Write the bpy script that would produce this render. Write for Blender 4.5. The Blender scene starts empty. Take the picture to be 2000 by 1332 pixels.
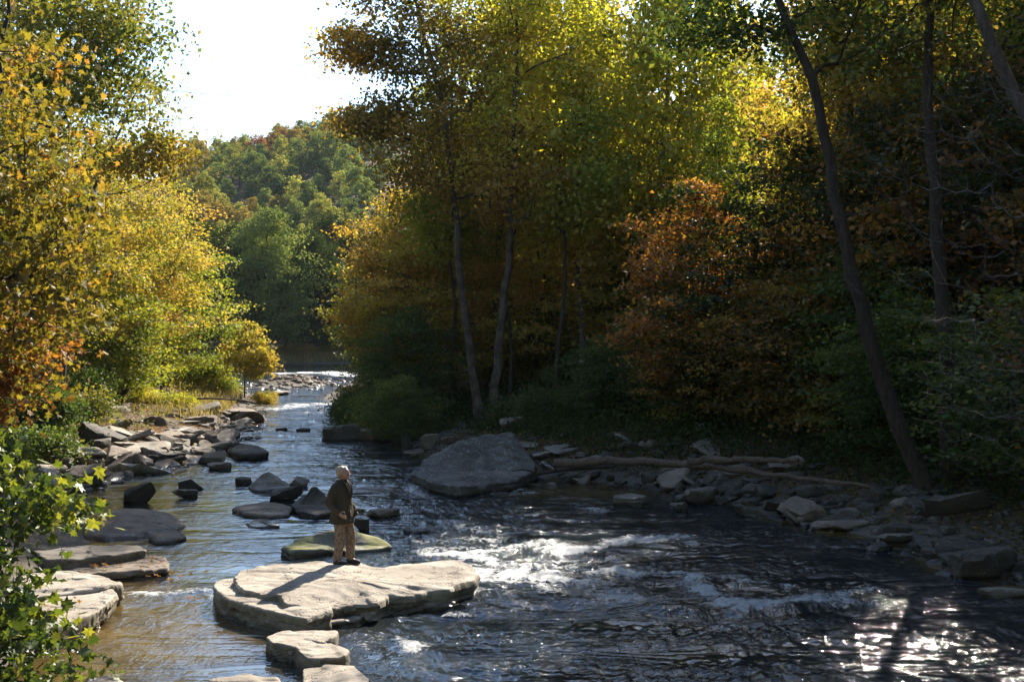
import bpy, math, random
import numpy as np
from mathutils import Vector, Matrix

# ------------------------------------------------------------------ camera, sky, sun, exposure
S = bpy.context.scene
COL = S.collection
CAMZ = 4.7
F = 2400.0
cam_d = bpy.data.cameras.new('camera'); cam = bpy.data.objects.new('camera', cam_d); COL.objects.link(cam)
cam.location = (0, 0, CAMZ)
cam.rotation_euler = (math.radians(90 - 0.62), 0, 0)
cam_d.sensor_width = 36; cam_d.lens = 36 * F / 2000
cam_d.clip_start = 0.1; cam_d.clip_end = 6000
S.camera = cam
SUN_AZ, SUN_EL = math.radians(20.7), math.radians(35.5)
w = bpy.data.worlds.new("World"); S.world = w; w.use_nodes = True
wn = w.node_tree.nodes
sky = wn.new('ShaderNodeTexSky'); sky.sky_type = 'NISHITA'; sky.sun_disc = False
sky.sun_elevation = SUN_EL; sky.sun_rotation = SUN_AZ
sky.air_density = 1.0; sky.dust_density = 0.35; sky.ozone_density = 2.6
wn['Background'].inputs['Strength'].default_value = 0.108
w.node_tree.links.new(sky.outputs[0], wn['Background'].inputs['Color'])
sl = bpy.data.lights.new('sun', 'SUN'); sl.energy = 5.0; sl.angle = math.radians(0.53); sl.color = (1.0, 0.92, 0.79)
so = bpy.data.objects.new('sun', sl); COL.objects.link(so)
sd = Vector((math.sin(SUN_AZ) * math.cos(SUN_EL), math.cos(SUN_AZ) * math.cos(SUN_EL), math.sin(SUN_EL)))
so.rotation_euler = sd.to_track_quat('Z', 'Y').to_euler()
S.view_settings.view_transform = 'Standard'; S.view_settings.look = 'None'
S.view_settings.gamma = 1; S.view_settings.use_curve_mapping = False
S.view_settings.exposure = 1.6
S.render.engine = 'CYCLES'
S.cycles.use_denoising = True
S.cycles.max_bounces = 6; S.cycles.diffuse_bounces = 3; S.cycles.glossy_bounces = 3
S.cycles.transmission_bounces = 3; S.cycles.transparent_max_bounces = 4
S.cycles.sample_clamp_indirect = 6; S.cycles.caustics_reflective = False; S.cycles.caustics_refractive = False

# ------------------------------------------------------------------ helpers
def P(px, py, Y):                      # point of the place seen at photo pixel (px,py), Y metres away
    return np.array([(px - 1000) / F * Y, Y, CAMZ - (py - 640) / F * Y])
def G(px, py, z=0.0):                  # same, on the level z
    Y = (CAMZ - z) * F / (py - 640)
    return np.array([(px - 1000) / F * Y, Y, z])

def _h(ix, iy, iz, s):
    n = (ix * 374761393 + iy * 668265263 + iz * 2147483647 + s * 974711) & 0xffffffff
    n = ((n ^ (n >> 13)) * 1274126177) & 0xffffffff
    n = (n ^ (n >> 16)) & 0xffffffff
    return n.astype(np.float64) / 4294967295.0
def vn(p, s=0):                        # value noise -1..1
    p = np.asarray(p, float); i = np.floor(p).astype(np.int64); f = p - i
    f = f * f * (3 - 2 * f); r = 0
    for a in (0, 1):
        for b in (0, 1):
            for c in (0, 1):
                wt = (f[..., 0] if a else 1 - f[..., 0]) * (f[..., 1] if b else 1 - f[..., 1]) * (f[..., 2] if c else 1 - f[..., 2])
                r = r + wt * _h(i[..., 0] + a, i[..., 1] + b, i[..., 2] + c, s)
    return r * 2 - 1
def fbm(p, s=0, o=4):
    p = np.asarray(p, float); r = 0; a = 1; t = 0
    for k in range(o):
        r = r + a * vn(p * 2 ** k + 17.3 * k, s + k); t += a; a *= 0.5
    return r / t
def xyz(x, y, z=0):
    x, y = np.broadcast_arrays(x, y)
    return np.stack([x, y, np.zeros_like(x) + z], -1)
def sst(a, b, x):
    t = np.clip((x - a) / (b - a), 0, 1); return t * t * (3 - 2 * t)

def mesh(name, v, faces, smooth=True, attrs=None, fattrs=None):
    """faces: list of int arrays (M,k)"""
    me = bpy.data.meshes.new(name)
    if not isinstance(faces, list): faces = [faces]
    faces = [np.asarray(f, np.int32) for f in faces if len(f)]
    v = np.asarray(v, np.float32)
    me.vertices.add(len(v)); me.vertices.foreach_set('co', v.ravel())
    nl = sum(f.size for f in faces); me.loops.add(nl)
    me.loops.foreach_set('vertex_index', np.concatenate([f.ravel() for f in faces]))
    npoly = sum(len(f) for f in faces); me.polygons.add(npoly)
    tot = np.concatenate([np.full(len(f), f.shape[1], np.int32) for f in faces])
    st = np.concatenate([[0], np.cumsum(tot)[:-1]]).astype(np.int32)
    me.polygons.foreach_set('loop_start', st)
    me.polygons.foreach_set('use_smooth', np.full(npoly, smooth))
    me.update(calc_edges=True)
    for k, a in (attrs or {}).items():
        at = me.attributes.new(k, 'FLOAT', 'POINT'); at.data.foreach_set('value', np.asarray(a, np.float32).ravel())
    for k, a in (fattrs or {}).items():
        at = me.attributes.new(k, 'FLOAT', 'FACE'); at.data.foreach_set('value', np.asarray(a, np.float32).ravel())
    return me
def ob(name, data, parent=None, mat=None, loc=None, rz=0, label=None, cat=None, group=None, kind=None):
    o = bpy.data.objects.new(name, data); COL.objects.link(o)
    if parent is not None: o.parent = parent
    if mat is not None and data is not None:
        if not len(data.materials): data.materials.append(None)
        o.material_slots[0].link = 'OBJECT'; o.material_slots[0].material = mat
    if loc is not None: o.location = [float(c) for c in loc]
    if rz: o.rotation_euler = (0, 0, rz)
    if label: o['label'] = label
    if cat: o['category'] = cat
    if group: o['group'] = group
    if kind: o['kind'] = kind
    return o
def grid_faces(nr, nc, wrap=False):
    r = np.arange(nr - 1)[:, None]; c = np.arange(nc if wrap else nc - 1)[None, :]
    c2 = (c + 1) % nc
    return np.stack([r * nc + c, r * nc + c2, (r + 1) * nc + c2, (r + 1) * nc + c], -1).reshape(-1, 4)
class Acc:                             # joins shapes into one mesh
    def __init__(s): s.v = []; s.f4 = []; s.f3 = []; s.n = 0
    def add(s, v, f):
        f = np.asarray(f) + s.n
        (s.f4 if f.shape[1] == 4 else s.f3).append(f); s.v.append(v); s.n += len(v)
    def mesh(s, name, smooth=True):
        fs = []
        if s.f4: fs.append(np.concatenate(s.f4))
        if s.f3: fs.append(np.concatenate(s.f3))
        return mesh(name, np.concatenate(s.v), fs, smooth)
def tube(p, r, n=6, cap=True, squash=None):
    p = np.asarray(p, float); r = np.broadcast_to(np.asarray(r, float), (len(p),))
    t = np.gradient(p, axis=0); t /= np.linalg.norm(t, axis=1)[:, None] + 1e-9
    up = np.array([0.31, 0.17, 0.93]) if abs(t[0, 2]) < 0.8 else np.array([1.0, 0.1, 0.05])
    a = np.cross(t, up); a /= np.linalg.norm(a, axis=1)[:, None] + 1e-9
    b = np.cross(t, a)
    th = np.arange(n) * 2 * math.pi / n
    ring = p[:, None] + r[:, None, None] * (np.cos(th)[None, :, None] * a[:, None] + np.sin(th)[None, :, None] * b[:, None])
    v = ring.reshape(-1, 3); f = grid_faces(len(p), n, True)
    return v, f
def spline(pts, n):
    pts = np.asarray(pts, float)
    d = np.concatenate([[0], np.cumsum(np.linalg.norm(np.diff(pts, axis=0), axis=1))])
    u = np.linspace(0, d[-1], n)
    q = np.stack([np.interp(u, d, pts[:, k]) for k in range(pts.shape[1])], -1)
    for _ in range(max(1, n // 8)):
        m = q.copy(); m[1:-1] = (q[:-2] + 2 * q[1:-1] + q[2:]) / 4; q = m
    return q

# ------------------------------------------------------------------ materials
class NT:
    def __init__(s, name):
        s.m = bpy.data.materials.new(name); s.m.use_nodes = True
        s.t = s.m.node_tree; s.t.nodes.clear(); s.out = s.t.nodes.new('ShaderNodeOutputMaterial')
    def n(s, ty, **kw):
        nd = s.t.nodes.new('ShaderNode' + ty)
        for k, v in kw.items():
            if k.startswith('i_'):
                key = k[2:]
                nd.inputs[int(key) if key.isdigit() else key.replace('_', ' ')].default_value = v
            else: setattr(nd, k, v)
        return nd
    def l(s, a, b, oi=0, ii=0):
        a = a.outputs[oi] if hasattr(a, 'outputs') else a
        b = b.inputs[ii] if hasattr(b, 'inputs') else b
        s.t.links.new(a, b)
    def ramp(s, fac, stops, interp='LINEAR'):
        r = s.n('ValToRGB'); r.color_ramp.interpolation = interp; e = r.color_ramp.elements
        while len(e) < len(stops): e.new(0.5)
        for k, (p, c) in enumerate(stops):
            e[k].position = p; e[k].color = (*c, 1) if len(c) == 3 else c
        s.l(fac, r); return r
    def coord(s, scale=(1, 1, 1), kind='Object', rot=(0, 0, 0)):
        if kind == 'World':
            g = s.n('NewGeometry'); src = g.outputs['Position']
        else:
            g = s.n('TexCoord'); src = g.outputs[kind]
        m = s.n('Mapping'); m.inputs['Scale'].default_value = scale; m.inputs['Rotation'].default_value = rot
        s.l(src, m); return m
    def noise(s, co, scale, detail=4, rough=0.55, dist=0.0):
        n = s.n('TexNoise'); n.inputs['Scale'].default_value = scale; n.inputs['Detail'].default_value = detail
        n.inputs['Roughness'].default_value = rough; n.inputs['Distortion'].default_value = dist
        s.l(co, n, 0, 0); return n
    def math(s, op, a, b=None):
        m = s.n('Math', operation=op)
        for k, q in enumerate((a, b)):
            if q is None: continue
            if isinstance(q, (int, float)): m.inputs[k].default_value = q
            else: s.l(q, m, 0, k)
        return m
    def mix(s, fac, a, b, blend='MIX'):
        m = s.n('MixRGB', blend_type=blend)
        for k, q in enumerate((fac, a, b)):
            if isinstance(q, (int, float)): m.inputs[k].default_value = q
            elif isinstance(q, tuple): m.inputs[k].default_value = (*q, 1)
            else: s.l(q, m, 0, k)
        return m
    def bump(s, h, strength=0.5, dist=0.05, normal=None):
        b = s.n('Bump'); b.inputs['Strength'].default_value = strength; b.inputs['Distance'].default_value = dist
        s.l(h, b.inputs['Height'])
        if normal is not None: s.l(normal, b.inputs['Normal'])
        return b
    def pbr(s, col, rough=0.7, spec=0.4, bump=None):
        p = s.n('BsdfPrincipled')
        if isinstance(col, tuple): p.inputs['Base Color'].default_value = (*col, 1)
        else: s.l(col, p.inputs['Base Color'])
        if isinstance(rough, (int, float)): p.inputs['Roughness'].default_value = rough
        else: s.l(rough, p.inputs['Roughness'])
        p.inputs['Specular IOR Level'].default_value = spec
        if bump is not None: s.l(bump, p.inputs['Normal'])
        s.l(p, s.out); return p

def leaf_mat(name, stops, trans=0.5, gloss=0.025):
    t = NT(name)
    a = t.n('Attribute', attribute_name='v')
    oi = t.n('ObjectInfo')
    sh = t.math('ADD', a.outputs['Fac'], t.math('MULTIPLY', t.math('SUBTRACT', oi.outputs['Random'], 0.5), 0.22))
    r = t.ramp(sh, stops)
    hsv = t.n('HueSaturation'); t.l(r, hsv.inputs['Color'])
    t.l(t.math('ADD', t.math('MULTIPLY', oi.outputs['Random'], 0.35), 0.83), hsv.inputs['Value'])
    d = t.n('BsdfDiffuse'); t.l(hsv, d)
    tr = t.n('BsdfTranslucent')
    warm = t.mix(1.0, hsv, (1.12, 1.12, 0.6), 'MULTIPLY'); t.l(warm, tr)
    m = t.n('MixShader'); m.inputs[0].default_value = trans; t.l(d, m, 0, 1); t.l(tr, m, 0, 2)
    g = t.n('BsdfGlossy'); g.inputs['Roughness'].default_value = 0.5; g.inputs['Color'].default_value = (1, 1, 1, 1)
    m2 = t.n('MixShader'); m2.inputs[0].default_value = gloss; t.l(m, m2, 0, 1); t.l(g, m2, 0, 2)
    t.l(m2, t.out); return t.m
M = {}
M['mixed'] = leaf_mat('leaves_mixed_autumn', [(0.0, (0.05, 0.06, 0.015)), (0.3, (0.15, 0.13, 0.02)), (0.48, (0.30, 0.24, 0.03)), (0.68, (0.46, 0.27, 0.045)), (0.84, (0.50, 0.22, 0.04)), (0.95, (0.50, 0.40, 0.05)), (1, (0.34, 0.34, 0.04))])
M['freshgreen'] = leaf_mat('leaves_fresh_green', [(0.0, (0.025, 0.045, 0.01)), (0.4, (0.06, 0.095, 0.016)), (0.65, (0.14, 0.17, 0.022)), (0.85, (0.34, 0.32, 0.04)), (1, (0.42, 0.22, 0.04))], 0.45, 0.04)
M['gold'] = leaf_mat('leaves_gold', [(0.0, (0.07, 0.10, 0.018)), (0.3, (0.20, 0.22, 0.035)), (0.55, (0.42, 0.34, 0.06)), (0.8, (0.48, 0.32, 0.07)), (1, (0.46, 0.24, 0.06))])
M['olive'] = leaf_mat('leaves_olive', [(0.0, (0.05, 0.075, 0.015)), (0.4, (0.13, 0.15, 0.025)), (0.7, (0.28, 0.24, 0.04)), (1, (0.42, 0.25, 0.05))])
M['spray'] = leaf_mat('leaves_green_with_orange_sprays', [(0.0, (0.022, 0.04, 0.01)), (0.42, (0.05, 0.075, 0.016)), (0.56, (0.11, 0.10, 0.02)), (0.70, (0.34, 0.15, 0.03)), (0.88, (0.48, 0.23, 0.04)), (1, (0.5, 0.34, 0.05))])
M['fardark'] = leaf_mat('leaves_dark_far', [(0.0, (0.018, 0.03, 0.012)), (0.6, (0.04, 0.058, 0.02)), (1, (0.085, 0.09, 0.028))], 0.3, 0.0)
M['lime'] = leaf_mat('leaves_yellow_green', [(0.0, (0.09, 0.15, 0.02)), (0.4, (0.22, 0.27, 0.03)), (0.75, (0.42, 0.38, 0.05)), (1, (0.50, 0.33, 0.05))])
M['green'] = leaf_mat('leaves_green', [(0.0, (0.03, 0.055, 0.014)), (0.5, (0.065, 0.105, 0.022)), (0.85, (0.13, 0.16, 0.03)), (1, (0.30, 0.26, 0.04))])
M['orange'] = leaf_mat('leaves_orange', [(0.0, (0.10, 0.08, 0.02)), (0.3, (0.26, 0.12, 0.025)), (0.6, (0.42, 0.17, 0.035)), (0.85, (0.52, 0.27, 0.05)), (1, (0.45, 0.32, 0.05))])
M['rust'] = leaf_mat('leaves_rust', [(0.0, (0.06, 0.07, 0.015)), (0.3, (0.15, 0.14, 0.025)), (0.55, (0.29, 0.18, 0.035)), (0.8, (0.44, 0.27, 0.05)), (1, (0.52, 0.38, 0.06))], 0.6)
M['yellow'] = leaf_mat('leaves_yellow', [(0.0, (0.09, 0.12, 0.015)), (0.3, (0.27, 0.29, 0.03)), (0.6, (0.50, 0.46, 0.055)), (0.85, (0.60, 0.50, 0.07)), (1, (0.56, 0.34, 0.06))], 0.65)
M['bluegreen'] = leaf_mat('leaves_bluish_green', [(0.0, (0.065, 0.095, 0.03)), (0.5, (0.15, 0.185, 0.06)), (1, (0.28, 0.29, 0.09))], 0.45, 0.0)
M['hillolive'] = leaf_mat('leaves_hill_olive', [(0.0, (0.14, 0.16, 0.04)), (0.5, (0.27, 0.27, 0.065)), (1, (0.40, 0.34, 0.09))], 0.45, 0.0)
M['hillgold'] = leaf_mat('leaves_hill_gold', [(0.0, (0.14, 0.12, 0.03)), (0.5, (0.26, 0.19, 0.05)), (1, (0.42, 0.28, 0.07))], 0.45, 0.0)
M['hillred'] = leaf_mat('leaves_hill_red', [(0.0, (0.14, 0.07, 0.03)), (0.5, (0.27, 0.12, 0.055)), (1, (0.40, 0.19, 0.08))], 0.45, 0.0)

def bark_mat(name, dark, light, spot=None, scale=1.0, stretch=(1, 1, 0.22)):
    t = NT(name); co = t.coord(stretch)
    n1 = t.noise(co, 11 * scale, 6, 0.72); n2 = t.noise(t.coord(), 2.2, 3)
    c = t.ramp(n1, [(0.3, dark), (0.7, light)])
    if spot: c = t.mix(t.ramp(n2, [(0.5, (0, 0, 0)), (0.56, (1, 1, 1))]), c, spot)
    t.pbr(c, 0.85, 0.25, t.bump(n1, 0.9, 0.03)); return t.m
M['bark'] = bark_mat('bark_brown', (0.035, 0.027, 0.02), (0.13, 0.105, 0.08))
M['bark_dark'] = bark_mat('bark_dark', (0.018, 0.013, 0.009), (0.075, 0.056, 0.038))
M['bark_pale'] = bark_mat('bark_pale', (0.045, 0.035, 0.024), (0.15, 0.12, 0.085), (0.055, 0.042, 0.03), 0.6)
M['bark_grey'] = bark_mat('bark_grey', (0.06, 0.053, 0.045), (0.22, 0.20, 0.18))
M['bark_log'] = bark_mat('weathered_wood', (0.04, 0.028, 0.018), (0.16, 0.115, 0.08), None, 1.0, (0.2, 1, 1))

def rock_mat(name, a, b, moss=0.0, lichen=0.25, wet=True):
    t = NT(name); co = t.coord(kind='World'); cs = t.coord((1, 1, 5), kind='World')
    n1 = t.noise(co, 1.6, 5, 0.6); n2 = t.noise(cs, 2.5, 5, 0.6, 0.4); n3 = t.noise(co, 11, 5, 0.65); n4 = t.noise(co, 60, 3, 0.7)
    c = t.ramp(n1, [(0.3, a), (0.7, b)])
    c = t.mix(0.22, c, t.ramp(n2, [(0.35, tuple(x * 0.55 for x in a)), (0.65, tuple(min(1, x * 1.1) for x in b))]))
    c = t.mix(t.math('MULTIPLY', t.ramp(n3, [(0.56, (0, 0, 0)), (0.66, (1, 1, 1))]), lichen), c, (0.42, 0.40, 0.34))
    c = t.mix(t.ramp(t.noise(co, 0.55, 6, 0.7, 0.6), [(0.40, (0.55,) * 3), (0.55, (0,) * 3)]), c, t.mix(1.0, c, (0.5, 0.46, 0.40), 'MULTIPLY'))
    c = t.mix(0.4, c, t.ramp(n4, [(0.2, (0.3, 0.3, 0.3)), (0.8, (0.75, 0.75, 0.75))]), 'OVERLAY')
    vor = t.n('TexVoronoi', feature='DISTANCE_TO_EDGE'); vor.inputs['Scale'].default_value = 0.9; 
    wp = t.n('VectorMath', operation='ADD'); t.l(cs, wp, 0, 0); t.l(t.noise(co, 3, 3), wp, 1, 1); t.l(wp, vor)
    crack = t.ramp(vor, [(0.0, (0, 0, 0)), (0.018, (1, 1, 1))])
    c = t.mix(0.6, c, t.mix(1.0, c, t.mix(crack, (0.3, 0.28, 0.26), (1, 1, 1)), 'MULTIPLY'))
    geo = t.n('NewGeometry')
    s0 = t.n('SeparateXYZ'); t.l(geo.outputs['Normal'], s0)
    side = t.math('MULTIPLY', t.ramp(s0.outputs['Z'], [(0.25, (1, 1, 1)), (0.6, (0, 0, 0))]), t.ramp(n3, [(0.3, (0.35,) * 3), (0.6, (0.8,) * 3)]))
    c = t.mix(side, c, t.mix(1.0, c, (0.42, 0.42, 0.30), 'MULTIPLY'))  # steep faces darkened and greened: algae stain with shade put into the colour
    if moss:
        sx = t.n('SeparateXYZ'); t.l(geo.outputs['Normal'], sx)
        mm = t.math('MULTIPLY', t.ramp(sx.outputs['Z'], [(0.55, (0, 0, 0)), (0.85, (1, 1, 1))]), t.ramp(n1, [(0.36, (0, 0, 0)), (0.58, (1, 1, 1))]))
        c = t.mix(t.math('MULTIPLY', mm, moss), c, (0.26, 0.24, 0.07))
    rough = 0.8
    if wet:
        sz = t.n('SeparateXYZ'); t.l(geo.outputs['Position'], sz)
        hh = t.math('ADD', sz.outputs['Z'], t.math('MULTIPLY', t.math('SUBTRACT', n3, 0.5), 0.09))
        wt = t.ramp(hh, [(0.05, (1, 1, 1)), (0.13, (0, 0, 0))])
        c = t.mix(t.math('MULTIPLY', wt, 0.75), c, t.mix(1.0, c, (0.28, 0.25, 0.22), 'MULTIPLY'))
        rough = t.ramp(hh, [(0.05, (0.2,) * 3), (0.13, (0.85,) * 3)])
    h = t.math('ADD', t.math('MULTIPLY', n3, 0.6), t.math('ADD', t.math('MULTIPLY', n4, 0.25), t.math('MULTIPLY', crack, 0.6)))
    h = t.math('ADD', h, t.math('MULTIPLY', n2, 0.5))
    t.pbr(c, rough, 0.35, t.bump(h, 0.6, 0.035)); return t.m
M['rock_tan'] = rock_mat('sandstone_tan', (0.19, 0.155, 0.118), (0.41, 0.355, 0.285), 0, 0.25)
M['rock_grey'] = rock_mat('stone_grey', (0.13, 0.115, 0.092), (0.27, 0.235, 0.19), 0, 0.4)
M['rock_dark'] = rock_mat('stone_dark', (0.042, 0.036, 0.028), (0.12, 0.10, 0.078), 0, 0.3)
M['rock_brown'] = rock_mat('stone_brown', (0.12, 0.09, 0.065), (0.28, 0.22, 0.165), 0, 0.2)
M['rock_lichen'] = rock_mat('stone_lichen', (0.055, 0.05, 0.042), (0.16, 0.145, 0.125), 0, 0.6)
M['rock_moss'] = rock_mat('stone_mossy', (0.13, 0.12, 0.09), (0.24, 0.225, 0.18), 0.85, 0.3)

def simple(name, col, rough=0.6, spec=0.4):
    t = NT(name); t.pbr(col, rough, spec); return t.m
# ------------------------------------------------------------------ land and river
LB = np.array([(0, -9), (14, -7.6), (18, -7.0), (22, -7.1), (25, -8.5), (29, -10.2), (33, -12.6), (37, -12.8), (42, -11.7), (47, -11.2), (53, -11.6), (58, -12.5), (63, -13.4), (70, -14.8), (78, -15.8), (90, -19.5), (105, -24), (125, -34), (140, -60), (150, -150), (400, -900)], float)
RB = np.array([(0, 14), (14, 10.5), (19, 10.2), (22, 9.2), (25, 8.8), (28, 7.8), (32, 6.6), (36, 4.4), (38, 1.5), (41, -1.6), (46, -2.8), (52, -5.6), (58, -7.2), (66, -9.4), (72, -10.4), (82, -12.4), (94, -13.6), (110, -14.0), (128, -13.5), (150, -11), (153, 30), (156, 150), (400, 900)], float)
def farY(x): return 160 + 3 * np.sin(x * 0.05 + 1) + 1.5 * np.sin(x * 0.21)
def height(x, y):
    x = np.asarray(x, float); y = np.asarray(y, float)
    wob = 0.5 * vn(xyz(x * 0.5, y * 0.5), 5) + 0.25 * vn(xyz(x * 1.7, y * 1.7), 6)
    dl = np.interp(y, LB[:, 0], LB[:, 1]) - x + wob
    dr = x - np.interp(y, RB[:, 0], RB[:, 1]) + wob
    df = y - farY(x) + wob
    rough = fbm(xyz(x * 0.35, y * 0.35), 8, 4)
    def prof(d, a, b, far):
        up = a * (1 - np.exp(-np.maximum(d, 0) / 1.6)) + b * (1 - np.exp(-np.maximum(d - 1, 0) / 9.0)) + np.maximum(d - 9, 0) * far
        return np.where(d > 0, up, -0.9 * (1 - np.exp(d / 2.2)))
    hl = prof(dl, 0.28, 1.5, 0.04); hr = prof(dr, 0.35, 2.2, 0.03)
    hr = np.where(dr > 0, np.minimum(hr, 26), hr); hl = np.where(dl > 0, np.minimum(hl, 9), hl)
    k = sst(150, 175, y)
    hl = np.where(y > 140, np.minimum(hl, 9 * 1), hl)
    hill = np.where(df > 0, 0.9 * (1 - np.exp(-df / 2.5)) + 63 * sst(6, 262, df) * (1 + 0.10 * np.sin(x * 0.018 + 0.9) + 0.0011 * np.clip(x + 60, -150, 150)) - 40 * sst(330, 900, df), -0.9 * (1 - np.exp(df / 3)))
    bar = 0.55 * np.exp(-(((x + 18.2) / 3.4) ** 2 + ((y - 102) / 7.0) ** 2) * 1.4) * 2 - 0.35
    bar2 = np.where(bar > -0.3, bar, -9)
    h = np.maximum(np.maximum(hl, hr), hill)
    h = np.maximum(h, bar2)
    land = sst(0.0, 0.8, h)
    return h + land * rough * (0.18 + 0.012 * np.minimum(h, 40)) + 0.03 * fbm(xyz(x * 2.2, y * 2.2), 9, 3)
def hz(x, y): return float(height(np.array([x]), np.array([y]))[0])

gx = np.unique(np.concatenate([np.linspace(-3000, -120, 26), np.linspace(-120, -34, 44), np.arange(-34, 32, 0.42), np.linspace(32, 120, 46), np.linspace(120, 3000, 26)]))
gy = np.unique(np.concatenate([np.linspace(-300, 4, 20), np.arange(4, 110, 0.5), np.linspace(110, 185, 70), np.linspace(185, 470, 60), np.linspace(470, 4000, 40)]))
XX, YY = np.meshgrid(gx, gy)
H = height(XX, YY)
t = NT('forest_floor'); co = t.coord(kind='World')
n1 = t.noise(co, 0.6, 5, 0.6); n2 = t.noise(co, 9, 4, 0.7); n3 = t.noise(co, 30, 3, 0.7)
c = t.ramp(n1, [(0.3, (0.03, 0.023, 0.015)), (0.6, (0.07, 0.05, 0.03)), (0.8, (0.05, 0.055, 0.02))])
c = t.mix(t.ramp(n2, [(0.56, (0, 0, 0)), (0.62, (1, 1, 1))]), c, (0.16, 0.08, 0.03))
c = t.mix(t.ramp(n3, [(0.58, (0, 0, 0)), (0.64, (1, 1, 1))]), c, (0.30, 0.22, 0.10))
sz = t.n('SeparateXYZ'); t.l(co, sz)
mud = t.ramp(sz.outputs['Z'], [(0.12, (1, 1, 1)), (0.5, (0, 0, 0))])
c = t.mix(mud, c, t.ramp(n2, [(0.3, (0.05, 0.045, 0.035)), (0.7, (0.2, 0.175, 0.14))]))
t.pbr(c, 0.9, 0.2, t.bump(t.math('ADD', n2, n3), 0.8, 0.06)); M['ground'] = t.m
ground = ob('ground', mesh('ground', xyz(XX, YY, H).reshape(-1, 3), grid_faces(*XX.shape)), mat=M['ground'], kind='structure')

# river water: real waves, foam kept as a per-vertex value
nr, nc = 720, 470
yy = 11.5 * np.exp(np.linspace(0, math.log(176 / 11.5), nr))
u = np.linspace(0, 1, nc)
xl = np.interp(yy, [11, 20, 35, 60, 100, 130, 165, 180], [-10, -10.5, -15, -16, -28, -50, -130, -150])
xr = np.interp(yy, [11, 20, 30, 40, 60, 100, 130, 165, 180], [14, 12, 10, 6.5, -3, -8, 10, 90, 100])
WX = xl[:, None] + (xr - xl)[:, None] * u[None]; WY = np.repeat(yy[:, None], nc, 1)
# rapids: (px,py) polylines of breaking water, half width (m), strength
FO = [([(950, 1078), (1030, 1072), (1100, 1078), (1180, 1070), (1260, 1062), (1340, 1056)], 0.32, 0.9),
      ([(1085, 1082), (1120, 1078)], 0.3, 0.8),
      ([(830, 1082), (880, 1080), (930, 1088), (975, 1104), (1010, 1122)], 0.26, 0.8),
      ([(925, 1110), (945, 1130), (925, 1150), (890, 1165)], 0.16, 0.9),
      ([(1170, 1118), (1230, 1126), (1290, 1122), (1325, 1128)], 0.30, 1.0),
      ([(1060, 1130), (1120, 1138), (1180, 1150), (1235, 1180)], 0.34, 0.75),
      ([(1365, 1148), (1400, 1178), (1460, 1190), (1530, 1186), (1600, 1172), (1700, 1164)], 0.26, 1.0),
      ([(1480, 1150), (1530, 1145)], 0.12, 0.7), ([(960, 1118), (1000, 1140), (1060, 1150)], 0.3, 0.55), ([(900, 1168), (930, 1160)], 0.15, 0.9),
      ([(960, 966), (1000, 962), (1030, 966)], 0.35, 0.75), ([(1130, 990), (1190, 998)], 0.3, 0.6),
      ([(800, 975), (830, 985)], 0.4, 0.5), ([(790, 1010), (900, 1030), (1000, 1040)], 0.5, 0.40),
      ([(560, 800), (600, 795), (640, 805)], 1.6, 1.0), ([(540, 815), (600, 822), (640, 826)], 0.8, 0.7), ([(520, 846), (570, 852), (620, 858)], 0.9, 0.9), ([(520, 868), (570, 874)], 0.6, 0.6), ([(500, 895), (580, 890), (640, 898)], 0.5, 0.55), ([(640, 920), (720, 914), (790, 925)], 0.5, 0.5), ([(700, 948), (790, 956)], 0.4, 0.45),
      ([(560, 730), (640, 728), (690, 735)], 1.8, 0.8), ([(520, 905), (600, 900)], 0.4, 0.35),
      ([(230, 1165), (300, 1155), (380, 1162)], 0.18, 0.5), ([(430, 1180), (400, 1172)], 0.08, 0.5),
      ([(700, 1255), (790, 1248), (830, 1262)], 0.10, 0.6), ([(640, 1275), (800, 1268), (1000, 1262), (1330, 1252)], 0.05, 0.35),
      ([(960, 1190), (1080, 1178), (1150, 1180)], 0.06, 0.4), ([(720, 1218), (800, 1200), (900, 1190)], 0.08, 0.45),
      ([(1290, 1090), (1360, 1075)], 0.2, 0.45), ([(930, 1085), (985, 1120), (1000, 1160)], 0.4, 0.45), ([(1010, 1108), (1080, 1112)], 0.4, 0.55), ([(1100, 1100), (1200, 1098)], 0.35, 0.45), ([(780, 1060), (860, 1066), (960, 1062)], 0.5, 0.45), ([(990, 1000), (1090, 1015), (1180, 1025)], 0.5, 0.35), ([(1330, 1130), (1380, 1120), (1450, 1128)], 0.25, 0.4), ([(1190, 1205), (1260, 1215)], 0.15, 0.35), ([(1420, 1225), (1500, 1232), (1640, 1222)], 0.2, 0.3), ([(1560, 1255), (1700, 1240)], 0.3, 0.25)]
def segdist(X, Y, a, b, sy=1.0):
    dx, dy = b[0] - a[0], (b[1] - a[1]); L = dx * dx + dy * dy + 1e-9
    tt = np.clip(((X - a[0]) * dx + (Y - a[1]) * dy) / L, 0, 1)
    return np.hypot(X - a[0] - tt * dx, (Y - a[1] - tt * dy) * sy)
foam = np.zeros_like(WX)
wpx = WX + 0.35 * vn(xyz(WX * 1.3, WY * 1.3), 31) + 0.1 * vn(xyz(WX * 4, WY * 4), 32)
wpy = WY + 0.45 * vn(xyz(WX * 1.3, WY * 1.3), 33) + 0.1 * vn(xyz(WX * 4, WY * 4), 34)
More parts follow.
